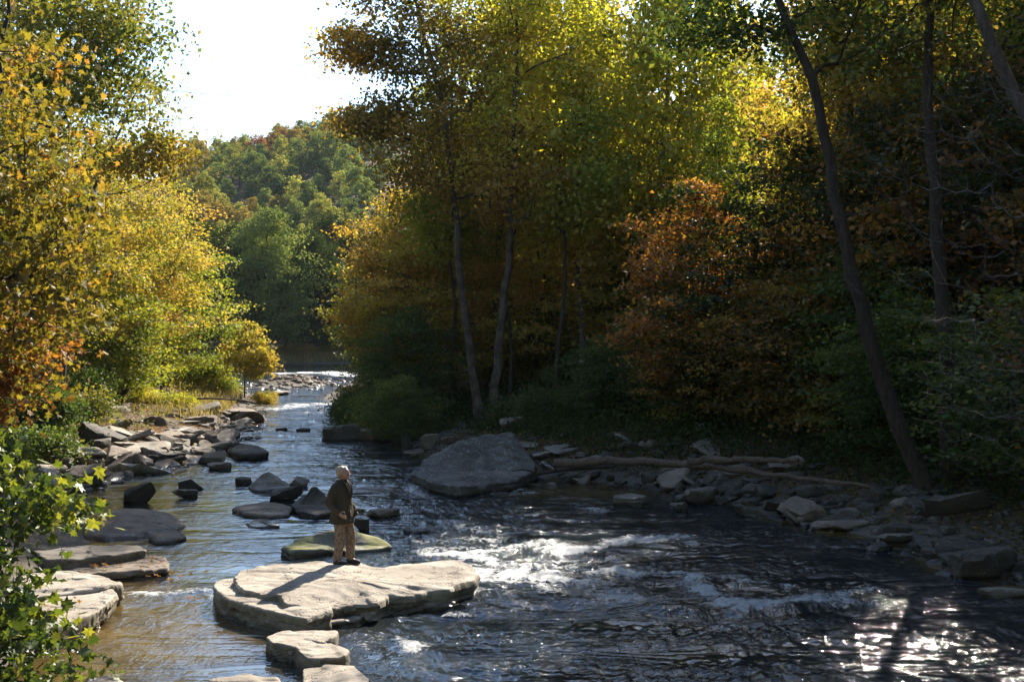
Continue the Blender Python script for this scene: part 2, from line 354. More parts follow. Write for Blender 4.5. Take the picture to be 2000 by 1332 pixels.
for pl, hw, st in FO:
    q = [G(a, b) for a, b in pl]
    ds = []
    for k in range(len(q) - 1):
        a_, b_ = q[k], q[k + 1]
        L = (b_[0] - a_[0]) ** 2 + (b_[1] - a_[1]) ** 2 + 1e-9
        tt = np.clip(((wpx - a_[0]) * (b_[0] - a_[0]) + (wpy - a_[1]) * (b_[1] - a_[1])) / L, 0, 1)
        ex = wpx - a_[0] - tt * (b_[0] - a_[0]); ey = wpy - a_[1] - tt * (b_[1] - a_[1])
        ds.append(np.hypot(ex * 0.8, np.where(ey > 0, ey * 0.5, ey * 1.3)))
    d = np.min(ds, 0)
    foam = np.maximum(foam, st * np.exp(-(d / (hw * 1.25)) ** 1.6) * (0.78 + 0.55 * vn(xyz(WX * 1.4, WY * 2.6), int(q[0][0] * 10) % 97 + 60)))
# how rough the river is: quiet backwater on the left, rapids in mid-stream
fastness = sst(-4.6, -1.5, WX + 0.05 * (WY - 20)) * (1 - sst(60, 120, WY) * 0.4)
fastness = np.where(WY > 36, np.maximum(fastness, 0.65), fastness)
quiet = 1 - sst(34, 45, WY)
fastness = np.clip(fastness, 0.12, 1)
lowf = np.clip(foam + 0.25, 0, 1)
A = fbm(xyz(WX * 0.9 + 0.3 * WY, WY * 0.55), 41, 3)
B = fbm(xyz(WX * 2.6, WY * 1.9), 42, 3)
C = np.abs(fbm(xyz(WX * 5.5, WY * 4.2), 43, 3))
damp = 1 / (1 + (WY / 70) ** 2)
pm_ = 0.25 + 1.0 * sst(-0.25, 0.45, fbm(xyz(WX * 0.35, WY * 0.9), 47, 3))
WZ = fastness * (0.075 * A + 0.045 * B + pm_ * 0.05 * (0.3 - C) + pm_ * 0.03 * fbm(xyz(WX * 8, WY * 7), 45, 2) * damp) * (0.45 + 0.55 * damp) + 0.006 * B * (1 - fastness)
WZ += 0.06 * foam * (1 + 0.8 * B) + 0.07 * sst(0.3, 0.8, foam) * fbm(xyz(WX * 9, WY * 9), 44, 3)
# standing ledges (smooth tongues with a step below)
for pl, hgt, wd in [([(940, 1196), (1080, 1183), (1230, 1186), (1300, 1200)], 0.13, 0.5), ([(640, 1278), (900, 1270), (1180, 1268), (1380, 1272), (1500, 1265)], 0.10, 0.45),
                    ([(1000, 1100), (1150, 1092), (1300, 1072), (1420, 1060)], 0.12, 0.6), ([(1180, 1150), (1330, 1140), (1400, 1150)], 0.12, 0.45), ([(1380, 1200), (1560, 1195), (1700, 1180)], 0.12, 0.4),
                    ([(700, 1262), (790, 1250), (850, 1268)], 0.08, 0.25), ([(740, 1215), (840, 1205), (930, 1195)], 0.06, 0.3)]:
    q = [G(a, b) for a, b in pl]
    d = np.min([segdist(WX, WY, q[k], q[k + 1]) for k in range(len(q) - 1)], 0)
    nl = vn(xyz(WX * 0.9, WX * 0 + hgt * 50), 71)
    yl = np.interp(WX, [a[0] for a in q], [a[1] for a in q]) + 0.35 * nl; s = WY - yl
    WZ += 0.62 * hgt * (0.6 + 0.6 * vn(xyz(WX * 0.8, WY * 0.3), 72)) * np.exp(-(np.hypot(d * 0.6, s * 0.8) / wd) ** 2) * np.clip(s / wd * 1.5 + 0.2, -0.6, 1)
HB = height(WX, WY)
shallow = sst(-0.4, -0.05, HB)
# the brown sunlit shallows in front of the left ledge and by the right-hand gravel
for (px, py, rx, ry, st) in [(250, 1250, 2.4, 2.6, 1.0), (120, 1300, 1.6, 2.0, 1.0), (170, 1040, 2.4, 3.0, 0.9), (240, 962, 3, 2.0, 0.7), (1180, 960, 3.0, 1.6, 0.8), (420, 1090, 1.2, 1.6, 0.25)]:
    g = G(px, py); shallow = np.maximum(shallow, st * np.exp(-((WX - g[0]) / rx) ** 2 - ((WY - g[1]) / ry) ** 2))
t = NT('river_water')
co = t.coord((1.0, 0.8, 1), kind='World'); cf = t.coord((1.6, 0.6, 1), kind='World')
fo = t.n('Attribute', attribute_name='foam'); ru = t.n('Attribute', attribute_name='rough'); sh = t.n('Attribute', attribute_name='shallow')
deep = (0.009, 0.015, 0.020)
bed = t.ramp(t.noise(co, 1.4, 5, 0.6), [(0.3, (0.045, 0.028, 0.008)), (0.7, (0.12, 0.078, 0.02))])
base = t.mix(sh.outputs['Fac'], deep, bed)
nw1 = t.noise(cf, 2.6, 3, 0.6, 0.6); nw2 = t.noise(co, 9, 3, 0.6, 0.8); nw3 = t.noise(co, 30, 2, 0.5)
hsum = t.math('ADD', t.math('MULTIPLY', nw1, 1.0), t.math('ADD', t.math('MULTIPLY', nw2, 0.42), t.math('MULTIPLY', nw3, 0.10)))
hh = t.math('MULTIPLY', hsum, t.math('ADD', t.math('MULTIPLY', ru.outputs['Fac'], 0.55), 0.21))
patch = t.ramp(t.noise(t.coord((0.35, 1.1, 1), kind='World'), 0.9, 3, 0.6, 0.8), [(0.36, (0.22,) * 3), (0.62, (1.15,) * 3)])
hh = t.math('MULTIPLY', hh, patch)
bp = t.bump(hh, 1.0, 0.10)
wat = t.n('BsdfPrincipled'); t.l(base, wat.inputs['Base Color']); wat.inputs['Roughness'].default_value = 0.06
wat.inputs['IOR'].default_value = 1.5; t.l(bp, wat.inputs['Normal'])
fn = t.noise(t.coord((1, 0.75, 1), kind='World'), 6.5, 6, 0.75, 1.3)
fm = t.math('ADD', t.math('MULTIPLY', fo.outputs['Fac'], 1.2), t.math('MULTIPLY', t.math('SUBTRACT', fn, 0.5), 2.5))
fmask = t.ramp(fm, [(0.40, (0, 0, 0)), (0.60, (0.5,) * 3), (0.82, (1, 1, 1))])
fcol = t.ramp(fn, [(0.3, (0.36, 0.38, 0.38)), (0.6, (0.68, 0.69, 0.68))])
fs = t.n('BsdfPrincipled'); t.l(fcol, fs.inputs['Base Color']); fs.inputs['Roughness'].default_value = 0.45
t.l(t.bump(t.noise(co, 22, 4, 0.8, 0.5), 1.0, 0.12), fs.inputs['Normal'])
mx = t.n('MixShader'); t.l(t.math('MULTIPLY', fmask, t.ramp(fo.outputs['Fac'], [(0.08, (0, 0, 0)), (0.3, (1, 1, 1))])), mx); t.l(wat, mx, 0, 1); t.l(fs, mx, 0, 2); t.l(mx, t.out)
M['water'] = t.m
river = ob('river_water', mesh('river_water', xyz(WX, WY, WZ).reshape(-1, 3), grid_faces(nr, nc), True, {'foam': foam, 'rough': fastness, 'shallow': shallow}), mat=M['water'], kind='structure')
# ------------------------------------------------------------------ rocks
def ico(sub):
    import bmesh
    bm = bmesh.new(); bmesh.ops.create_icosphere(bm, subdivisions=sub, radius=1)
    v = np.array([x.co[:] for x in bm.verts]); f = np.array([[q.index for q in x.verts] for x in bm.faces]); bm.free(); return v, f
ICO = {k: ico(k) for k in (2, 3, 4, 5)}
def rock_mesh(seed, sub=4, flat=0.0, sharp=26, planes=11, tilt=0.15, noise=0.06):
    rs = np.random.RandomState(seed); v, f = ICO[sub]
    n = rs.normal(size=(planes, 3)); n[:, 2] *= 0.55; n /= np.linalg.norm(n, axis=1)[:, None]
    d = rs.uniform(0.62, 1.0, planes)
    top = np.array([rs.normal() * tilt, rs.normal() * tilt, 1.0]); top /= np.linalg.norm(top)
    n = np.vstack([n, top, [0, 0, -1]]); d = np.concatenate([d, [rs.uniform(0.5, 0.75) - flat * 0.2, 0.8]])
    q = np.maximum(v @ n.T, 0) / d
    r = (q ** sharp).sum(1) ** (-1.0 / sharp)
    p = v * r[:, None]
    p = p * (1 + noise * fbm(p * 2.0 + seed * 3.1, seed, 4))[:, None]
    st = np.floor(p[:, 2] * 7 + 0.6 * vn(p * 1.5, seed + 3))
    p[:, :2] *= (1 + 0.05 * (_h(st.astype(np.int64), 0 * st.astype(np.int64), 0 * st.astype(np.int64), seed) - 0.5) * (np.abs(v[:, 2]) < 0.7))[:, None]
    p /= np.abs(p).max(0)
    return mesh('rock', p, f, True)
RV = [rock_mesh(100 + k, 4 if k < 8 else 3, flat=(k % 3) * 0.4, planes=8 + k % 6, noise=0.05 + 0.02 * (k % 3)) for k in range(18)]
def sharpen(me):
    try: me.set_sharp_from_angle(angle=math.radians(38))
    except Exception: pass
for me in RV: sharpen(me)
def rock(c, s, rz, mat, k=None, label=None, group=None, tilt=(0, 0), name='rock', cat='rock'):
    me = RV[random.randrange(len(RV)) if k is None else k % len(RV)]
    o = ob(name, me, mat=M[mat], loc=c, label=label, cat=cat, group=group)
    o.scale = s; o.rotation_euler = (tilt[0], tilt[1], rz); return o
def rockpx(x0, x1, yt, yb, mat, label, k=0, depth=0.75, tilt=(0, 0), rz=0.0, z=0.0, name='rock', cat='rock', group=None):
    g = G((x0 + x1) / 2, yb, z); Wd = (x1 - x0) / F * g[1]; hgt = max((yb - yt) / F * g[1], 0.08)
    dd = Wd * depth; Y = g[1] + dd * 0.42
    hgt = max(0.1, CAMZ - (yt - 640) / F * (Y) - z)
    return rock((g[0] * Y / g[1], Y, z + hgt * 0.28), (Wd / 2 * 1.02, dd / 2, hgt * 0.74), rz, mat, k, label, group, tilt, name, cat)

def slab(outl, ztop, seed, edge=0.10, tiltx=0.0, tilty=0.0, dome=0.0, zbot=-0.45, strata=0.05, nth=170, und=0.035, flare=-0.06, center=None, ridge=None, zedge=None):
    """layered flat rock from a ground-plan outline (photo pixels on its own top level)"""
    zs = [ztop] * len(outl) if zedge is None else zedge
    q = np.array([G(a, b, z_)[:2] for (a, b), z_ in zip(outl, zs)])
    c = q.mean(0) if center is None else G(center[0], center[1], ztop)[:2]
    zr = np.repeat(np.array(zs, float), 60); zn = np.repeat(np.roll(np.array(zs, float), -1), 60); wf = np.tile(np.linspace(0, 1, 60, endpoint=False), len(zs)); zr = zr + (zn - zr) * wf
    qq = np.vstack([q, q[:1]]); seg = []
    for a, b in zip(qq[:-1], qq[1:]): seg.append(a + (b - a) * np.linspace(0, 1, 60, endpoint=False)[:, None])
    seg = np.vstack(seg) - c; ang = np.arctan2(seg[:, 1], seg[:, 0]); rad = np.hypot(seg[:, 0], seg[:, 1])
    th = np.linspace(-math.pi, math.pi, nth, endpoint=False); o = np.argsort(ang)
    r = np.interp(th, ang[o], rad[o], period=2 * math.pi)
    r = (np.roll(r, 1) + 2 * r + np.roll(r, -1)) / 4
    ze = np.interp(th, ang[o], zr[o], period=2 * math.pi) - ztop
    for _ in range(nth // 30): ze = (np.roll(ze, 1) + 2 * ze + np.roll(ze, -1)) / 4
    cs = np.stack([np.cos(th), np.sin(th)], -1)
    r = r * (1 + 0.02 * vn(np.concatenate([cs * 4, np.zeros((nth, 1)) + seed], 1), seed) + 0.016 * vn(np.concatenate([cs * 17, np.zeros((nth, 1)) + seed], 1), seed + 1))
    rows = []
    e = edge
    def zt(xy):
        z = ztop + tiltx * (xy[:, 0] - c[0]) + tilty * (xy[:, 1] - c[1]) + und * fbm(np.c_[xy * 0.9, np.zeros(len(xy)) + seed], seed, 4)
        st = fbm(np.c_[xy[:, 0] * 0.7, xy[:, 1] * 2.0, np.zeros(len(xy)) + seed * 2], seed + 5, 3)
        z = z + 0.022 * (sst(0.14, 0.22, st) - 0.5) + 0.012 * (sst(-0.25, -0.2, st) - 0.5) + 0.012 * fbm(np.c_[xy * 6, np.zeros(len(xy))], seed + 7, 3)
        ter = fbm(np.c_[xy[:, 0] * 0.55 + 0.3 * xy[:, 1], xy[:, 1] * 1.1, np.zeros(len(xy)) + seed * 3], seed + 21, 4) * 3.0
        fr = ter - np.floor(ter); z = z + 0.024 * (np.floor(ter) + sst(0.0, 0.14, fr))
        if ridge is not None: z = z + ridge(xy)
        return z
    for tt in np.concatenate([np.linspace(0.02, 0.8, 20), np.linspace(0.83, 1.0, 12)]):
        rr = r * tt; xy = c + cs * rr[:, None]
        dist = r - rr
        drop = np.where(dist < e, e - np.sqrt(np.maximum(e * e - (e - dist) ** 2, 0)), 0)
        z = zt(xy) - drop * 0.8 - dome * tt ** 2.2 + ze * tt ** 1.3
        rows.append(np.c_[xy, z])
    xe = rows[-1].copy()
    for s in np.linspace(0.08, 1, 16):
        z = xe[:, 2] + (zbot - xe[:, 2]) * s
        lay = z * 14 + 0.8 * vn(np.concatenate([cs * 2, np.zeros((nth, 1)) + seed], 1), seed + 9)
        li = np.floor(lay).astype(np.int64)
        off = strata * ((_h(li, li * 0, li * 0, seed) - 0.5) * 2) * (0.5 + 0.5 * vn(np.concatenate([cs * 3, li[:, None] * 7.1], 1), seed + 4)) + flare * s
        off = off + 0.035 * fbm(np.c_[cs * 3.5, z * 14], seed + 11, 3)
        rows.append(np.c_[xe[:, :2] + cs * off[:, None], z])
    V = np.vstack(rows); n = len(rows)
    cv = np.array([[c[0], c[1], zt(c[None])[0] ]])
    V = np.vstack([V, cv]); F4 = grid_faces(n, nth, True)[:, ::-1]
    k = np.arange(nth); F3 = np.stack([np.full(nth, n * nth), k, (k + 1) % nth], -1)
    me = mesh('slab', V, [F4, F3], True); sharpen(me); me['c'] = 0
    return me

# the flat rock the person stands on
main = [(452, 1128), (462, 1114), (486, 1111), (520, 1103), (560, 1104), (612, 1100), (655, 1103), (700, 1099), (722, 1106), (748, 1109), (800, 1100), (842, 1095), (870, 1090), (905, 1089), (922, 1100), (940, 1122), (930, 1138), (898, 1146), (880, 1162), (848, 1162), (800, 1170), (760, 1172), (738, 1184), (690, 1184), (640, 1192), (598, 1194), (580, 1182), (558, 1176), (545, 1160), (505, 1152), (490, 1146), (462, 1142)]
mz = [0.46, 0.48, 0.48, 0.48, 0.46, 0.46, 0.46, 0.44, 0.44, 0.42, 0.42, 0.42, 0.44, 0.44, 0.38, 0.28, 0.26, 0.28, 0.26, 0.25, 0.26, 0.27, 0.28, 0.28, 0.28, 0.32, 0.36, 0.42, 0.46, 0.48, 0.48, 0.47]
RZ = 0.44
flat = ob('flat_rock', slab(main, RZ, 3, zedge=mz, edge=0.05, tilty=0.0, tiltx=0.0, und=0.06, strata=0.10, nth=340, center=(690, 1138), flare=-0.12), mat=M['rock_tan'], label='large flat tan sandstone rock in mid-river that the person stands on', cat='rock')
def zrock(x, y):
    me = flat.data; v = np.empty(len(me.vertices) * 3); me.vertices.foreach_get('co', v); v = v.reshape(-1, 3)
    d = np.hypot(v[:, 0] - x, v[:, 1] - y); return v[np.argmin(d), 2]
ob('ledge', slab([(414, 1140), (432, 1131), (480, 1130), (560, 1150), (640, 1170), (650, 1200), (600, 1212), (540, 1200), (480, 1185), (440, 1172), (420, 1158)], 0.30, 4, edge=0.07, strata=0.06, nth=200, flare=-0.10), parent=flat, mat=M['rock_tan'])
ob('ledge', slab([(590, 1200), (650, 1188), (722, 1186), (724, 1196), (700, 1206), (655, 1214), (618, 1222), (598, 1214)], 0.13, 5, edge=0.06, strata=0.06, nth=160), parent=flat, mat=M['rock_tan'])
def sl(name, outl, z, seed, mat, label, **kw):
    return ob(name, slab(outl, z, seed, **kw), mat=M[mat], label=label, cat='rock')
sl('flat_rock', [(518, 1240), (545, 1230), (600, 1227), (660, 1228), (655, 1240), (632, 1252), (660, 1264), (684, 1272), (672, 1282), (610, 1284), (588, 1276), (570, 1260), (530, 1252)], 0.26, 11, 'rock_tan', 'small flat tan rock just below the large flat rock', edge=0.035, center=(600, 1253))
sl('flat_rock', [(590, 1304), (640, 1296), (690, 1300), (720, 1328), (716, 1350), (640, 1368), (590, 1350)], 0.18, 12, 'rock_tan', 'tan flat rock cut by the bottom edge below the small flat rock', edge=0.035)
sl('flat_rock', [(400, 1330), (470, 1323), (545, 1326), (560, 1350), (480, 1368), (410, 1356)], 0.10, 13, 'rock_tan', 'low tan rock barely rising at the bottom edge left of the stepping rocks')
sl('flat_rock', [(165, 1322), (200, 1312), (235, 1322), (240, 1345), (190, 1360), (160, 1340)], 0.08, 14, 'rock_dark', 'dark wet rock tip in the brown shallows at the bottom edge')
def rid(xy):
    c = G(660, 1055, 0.25); return 0.30 * np.exp(-((xy[:, 1] - c[1] - 0.35) / 0.28) ** 2) * (1 - np.abs(xy[:, 0] - c[0]) / 1.3).clip(0, 1)
sl('mossy_rock', [(548, 1072), (575, 1060), (620, 1050), (660, 1045), (710, 1050), (768, 1064), (740, 1068), (680, 1070), (620, 1076), (565, 1080)], 0.14, 15, 'rock_moss', 'pointed moss-covered rock in the water behind the standing person', edge=0.08, tilty=-0.02, ridge=rid, und=0.05)
sl('dome_rock', [(150, 1022), (185, 1008), (230, 998), (290, 996), (340, 1000), (368, 1012), (330, 1026), (270, 1034), (200, 1038), (158, 1034)], 0.22, 16, 'rock_brown', 'broad low domed rock in the left backwater', edge=0.25, dome=0.14, ridge=lambda xy: 0.22 * np.exp(-((xy - G(255, 1010, 0.22)[:2]) ** 2 / np.array([0.8, 0.5])).sum(1)))
sl('flat_rock', [(288, 1044), (318, 1035), (350, 1036), (364, 1044), (340, 1052), (300, 1053)], 0.12, 17, 'rock_brown', 'small low rock just in front of the broad domed rock', dome=0.06)
sl('flat_rock', [(60, 1078), (120, 1068), (200, 1064), (270, 1066), (285, 1078), (220, 1088), (150, 1094), (90, 1096)], 0.30, 18, 'rock_tan', 'upper tan ledge of the left bank with grass on its rim', edge=0.04)
sl('flat_rock', [(140, 1100), (200, 1090), (270, 1086), (325, 1092), (328, 1108), (280, 1116), (220, 1120), (170, 1124), (130, 1116)], 0.16, 19, 'rock_brown', 'middle ledge of the left bank covered in fallen leaves', edge=0.06)
sl('flat_rock', [(20, 1130), (110, 1112), (170, 1116), (215, 1128), (240, 1140), (200, 1152), (110, 1160), (40, 1170)], 0.36, 20, 'rock_tan', 'pale ledge of the left bank above the lowest one', edge=0.08)
sl('flat_rock', [(60, 1178), (110, 1160), (160, 1150), (212, 1146), (228, 1158), (205, 1180), (172, 1200), (130, 1216), (84, 1234), (66, 1215)], 0.34, 21, 'rock_tan', 'lowest and nearest tan ledge of the left bank with a ragged mossy edge', edge=0.04, strata=0.12)
sl('flat_rock', [(450, 990), (490, 981), (540, 981), (572, 990), (565, 1000), (520, 1004), (475, 1000)], 0.13, 22, 'rock_brown', 'low brown slab in the water below the dark boulder', dome=0.05)
sl('flat_rock', [(478, 1018), (505, 1014), (530, 1018), (548, 1025), (515, 1028), (482, 1026)], 0.07, 23, 'rock_dark', 'smallest dark flat rock left of the standing person', dome=0.03, nth=80)
sl('flat_rock', [(650, 952), (700, 946), (760, 948), (790, 954), (740, 960), (680, 962)], 0.07, 24, 'rock_brown', 'barely exposed brown slab behind the head of the person', dome=0.05, nth=100)
sl('flat_rock', [(443, 872), (470, 864), (505, 866), (526, 876), (500, 882), (460, 880)], 0.35, 25, 'rock_dark', 'long dark flat rock at the far edge of the left rock pile', nth=90, dome=.1)
def nz(name, *a, **k): return rockpx(*a, name=name, **k)
rockpx(498, 592, 948, 980, 'rock_dark', 'flat-topped dark block between the black boulder and the left pile', k=3, depth=0.7)
rockpx(458, 492, 926, 950, 'rock_dark', 'small upright dark rock left of the pyramid shaped rock', k=2)
rockpx(564, 600, 931, 954, 'rock_grey', 'small tilted slab leaning right of the pyramid shaped rock', k=7, tilt=(0, 0.4))
rockpx(690, 740, 1008, 1040, 'rock_dark', 'rounded dark boulder right of the jacket of the person', k=1, depth=0.8)
rockpx(712, 786, 990, 1014, 'rock_brown', 'flat brown rock behind the rounded dark boulder', k=4, depth=0.7)
rockpx(778, 840, 1036, 1044, 'rock_dark', 'thin dark sliver of rock among the ripples right of the person', k=9, depth=0.3)
rockpx(868, 918, 1178, 1196, 'rock_dark', 'low dark wet rock below the right tip of the large flat rock', k=6, depth=0.5)
rockpx(1188, 1272, 960, 990, 'rock_grey', 'grey boulder in the shallows below the fallen log', k=2, depth=0.8, rz=0.3)
rockpx(1225, 1262, 976, 993, 'rock_dark', 'small dark stone against the grey boulder below the log', k=8)
rockpx(1318, 1410, 950, 985, 'rock_grey', 'layered grey rock sloping right near the dark right bank', k=10, depth=0.6, rz=0.4)
rockpx(1302, 1352, 962, 984, 'rock_dark', 'dark block at the left end of the layered grey rock', k=3)
rockpx(1310, 1350, 980, 1000, 'rock_dark', 'cluster stone in front of the dark block', k=12)
rockpx(1836, 2000, 1058, 1135, 'rock_dark', 'big dark boulder at the right bank near the right edge', k=5, depth=0.8, rz=0.2)
rockpx(1990, 2110, 1085, 1150, 'rock_dark', 'dark boulder cut by the right edge of the photo', k=9, depth=0.8)
rockpx(1700, 1832, 1038, 1064, 'rock_grey', 'pale flat slab under the leaning trees on the right bank', k=1, depth=0.6)
rockpx(1585, 1720, 1014, 1040, 'rock_brown', 'flat brown slab strewn with leaves on the right bank', k=4, depth=0.6)
rockpx(1480, 1560, 936, 972, 'rock_grey', 'smooth grey slab beyond the end of the fallen log', k=7, depth=0.7)
rockpx(1540, 1640, 990, 1016, 'rock_dark', 'long dark slab at the water on the right bank', k=13, depth=0.5)
rockpx(1460, 1545, 972, 984, 'rock_tan', 'thin pale slab flat in the water right of the layered grey rock', k=14, depth=0.6)
rockpx(1900, 2010, 1145, 1172, 'rock_grey', 'grey slab lying at the water below the big dark boulder', k=15, depth=0.5)
def peak(ax, ay, zb, hh, sl_, sr_, sf_, sb_, seed):
    c = G(ax, ay, zb)
    def f(xy):
        x = xy[:, 0] - c[0]; y = xy[:, 1] - c[1]; p_ = np.c_[x * 2, y * 2, x * 0 + seed]; x = x + 0.2 * fbm(p_, seed, 3); y = y + 0.2 * fbm(p_ + 5, seed + 1, 3)
        return np.clip(np.minimum.reduce([hh + x * sl_, hh - x * sr_, hh + (y + 0.2 * x) * sf_, hh - y * sb_, hh * 0.84 + 0.25 * x]), 0, 9) + 0.02 * fbm(np.c_[xy * 6, x * 0], seed, 3)
    return f
sl('boulder', [(566, 988), (585, 972), (620, 966), (648, 970), (658, 984), (648, 1000), (618, 1006), (584, 1000)], 0.12, 41, 'rock_dark', 'black angular boulder directly left of the person', edge=0.05, ridge=peak(618, 985, 0.12, 0.52, 1.1, 1.6, 1.5, 1.2, 61), flare=0.04)
sl('boulder', [(484, 950), (505, 942), (545, 938), (570, 945), (560, 954), (520, 957), (495, 956)], 0.08, 42, 'rock_grey', 'pyramid shaped grey rock behind the flat-topped block', edge=0.05, ridge=peak(524, 948, 0.08, 0.45, 0.75, 0.75, 1.2, 1.2, 63), flare=0.04)
# big boulder with a long slope, under the double-trunked tree
g0 = G(925, 945)
def bigr(xy):
    x = (xy[:, 0] - G(985, 900, 0)[0]); y = xy[:, 1] - 38.7
    p_ = np.c_[x * 0.8, y * 0.8, x * 0]; x = x + 0.3 * fbm(p_, 91, 3); y = y + 0.3 * fbm(p_ + 7, 92, 3)
    hh_ = np.minimum.reduce([1.32 + x * 0.40, 1.45 - x * 1.35, 1.30 + (y + 0.25 * x) * 1.05, 1.5 - (y - 0.2 * x) * 0.9, 1.18 + 0.12 * x])
    tr = (hh_ + 0.25 * x) * 4.5 + 0.5 * fbm(p_ * 2, 94, 2); hh_ = hh_ + 0.11 * (sst(0, 0.3, tr - np.floor(tr)) - (tr - np.floor(tr)))
    return np.clip(hh_, 0, 2) * 0.85 + 0.09 * fbm(np.c_[x * 2.5, y * 2.5, x * 0], 93, 4)
o = ob('boulder', slab([(800, 925), (870, 900), (960, 885), (1040, 895), (1050, 920), (1010, 940), (900, 950), (840, 940)], 0.30, 31, edge=0.06, ridge=bigr, und=0.12, nth=260, center=(950, 915)), mat=M['rock_lichen'], label='big grey lichen-spotted boulder with a long left slope below the forked tree', cat='rock')
rockpx(1096, 1302, 866, 908, 'rock_grey', 'long grey slab lying behind the fallen log', k=3, depth=0.45, z=0.25)
rockpx(622, 705, 822, 862, 'rock_grey', 'layered grey slab at the left tip of the right bank', k=5, depth=0.6, rz=0.2)
rockpx(700, 765, 828, 862, 'rock_brown', 'rounded brown rock beside the layered slab on the right bank', k=2)
rockpx(768, 812, 845, 880, 'rock_dark', 'dark block at the foot of the bushes on the right bank', k=6, z=0.1)
rockpx(818, 862, 842, 872, 'rock_brown', 'brown rock above the long slope of the big grey boulder', k=8, z=0.2)
rockpx(640, 672, 788, 812, 'rock_dark', 'dark boulder under the leaves at the far right bank', k=0)
rockpx(576, 606, 834, 844, 'rock_dark', 'dark stone standing alone in mid-stream', k=11)
rockpx(536, 566, 835, 842, 'rock_dark', 'low dark stones left of the lone mid-stream stone', k=12, depth=0.5)
rockpx(524, 566, 762, 772, 'rock_tan', 'pale flat slab in front of the gravel bar', k=14, depth=0.6)
rockpx(573, 581, 731, 738, 'rock_grey', 'pale upright stone on top of the gravel bar', k=9)
# named rocks of the left pile
rockpx(215, 305, 940, 985, 'rock_dark', 'largest dark block at the left end of the rock pile', k=3, depth=0.7)
rockpx(318, 402, 934, 962, 'rock_dark', 'dark angular block with a flat top in the left pile', k=6, depth=0.7)
rockpx(340, 415, 952, 974, 'rock_grey', 'smooth grey slab at the waterline of the left pile', k=1)
rockpx(300, 352, 812, 842, 'rock_dark', 'dark triangular rock standing up in the left pile', k=5, tilt=(0.2, 0.5), depth=0.4, z=0.2)
rockpx(355, 412, 808, 836, 'rock_brown', 'rounded brown boulder at the top of the left pile', k=8, z=0.3)
rockpx(395, 465, 828, 842, 'rock_tan', 'pale flat slab pointing into the stream from the left pile', k=4, z=0.05)
rockpx(335, 382, 845, 872, 'rock_brown', 'blocky brown rock in the middle of the left pile', k=10, z=0.2)
rockpx(380, 440, 884, 906, 'rock_brown', 'wide brown rock near the stream in the left pile', k=7, z=0.05)
rockpx(400, 462, 902, 920, 'rock_brown', 'low brown rock touching the stream below the wide brown rock', k=12, z=0.0)
rockpx(130, 168, 974, 1004, 'rock_tan', 'pale rounded rock behind the leaves at the left edge', k=2, z=0.1)
rockpx(420, 520, 795, 828, 'rock_brown', 'long brown slab sloping to the water at the top of the left pile', k=13, depth=0.6, z=0.0)
rnd = random.Random(5)
# scattered bank stones
def bank(n, xy_fn, smin, smax, mats, label, group, seed, flatness=0.55):
    r = random.Random(seed)
    for i in range(n):
        x, y = xy_fn(r); z = max(hz(x, y), -0.15)
        s = r.uniform(smin, smax) * (0.6 + 0.4 * r.random()); m = r.choice(mats)
        rock((x, y, z + s * flatness * 0.15), (s * r.uniform(0.8, 1.5), s * r.uniform(0.7, 1.1), s * r.uniform(0.3, 0.7) * flatness * 1.4), r.uniform(0, 6.3), m, r.randrange(18),
             ('big ' if s > smax * 0.62 else 'small ' if s < smax * 0.4 else '') + (label[m] if isinstance(label, dict) else label) + (', ' + where(x, y) if 'slab' not in str(label) else ''), group, (r.gauss(0, 0.22), r.gauss(0, 0.22)), name='bank_rock')
def where(x, y):
    if x < np.interp(y, LB[:, 0], LB[:, 1]) + 3: return 'beside the dark blocks' if y < 39 else 'in the middle of the pile' if y < 47 else 'at its upstream end'
    return 'near the leaning trunks' if y < 31 else 'below the fallen log' if y < 39 else 'by the big grey boulder' if y < 47 else 'below the dark bushes'
def left_xy(r):
    y = r.choice([r.uniform(33, 50), r.uniform(36, 62)]); x = np.interp(y, LB[:, 0], LB[:, 1]) + 0.5 - abs(r.gauss(0, 1)) * 2.6; return float(x), y
def right_xy(r):
    y = r.uniform(24, 60); x = np.interp(y, RB[:, 0], RB[:, 1]) - 0.7 + abs(r.gauss(0, 1)) * 2.4; return float(x), y
bank(185, left_xy, 0.28, 0.92, ['rock_grey', 'rock_brown', 'rock_brown', 'rock_brown', 'rock_dark', 'rock_tan', 'rock_tan'],
     {'rock_grey': 'grey rock in the left bank pile', 'rock_brown': 'brown rock in the left bank pile', 'rock_dark': 'dark rock in the left bank pile', 'rock_tan': 'pale rock in the left bank pile'}, 'rocks piled along the left bank', 3)
bank(120, right_xy, 0.25, 0.85, ['rock_brown', 'rock_dark', 'rock_dark', 'rock_dark'],
     {'rock_grey': 'grey rock on the shaded right bank', 'rock_brown': 'brown rock on the shaded right bank', 'rock_dark': 'dark rock on the shaded right bank'}, 'rocks along the right bank', 4)
def slabxy(r):
    a = r.uniform(1030, 1420); b = r.uniform(915, 955); g = G(a, b); return float(g[0]), float(g[1])
bank(26, slabxy, 0.35, 0.8, ['rock_grey', 'rock_brown', 'rock_tan'], {'rock_grey': 'flat grey slab at the water under the fallen log', 'rock_brown': 'flat brown slab at the water under the fallen log', 'rock_tan': 'flat pale slab at the water under the fallen log'}, 'slabs under the fallen log', 8, 0.35)
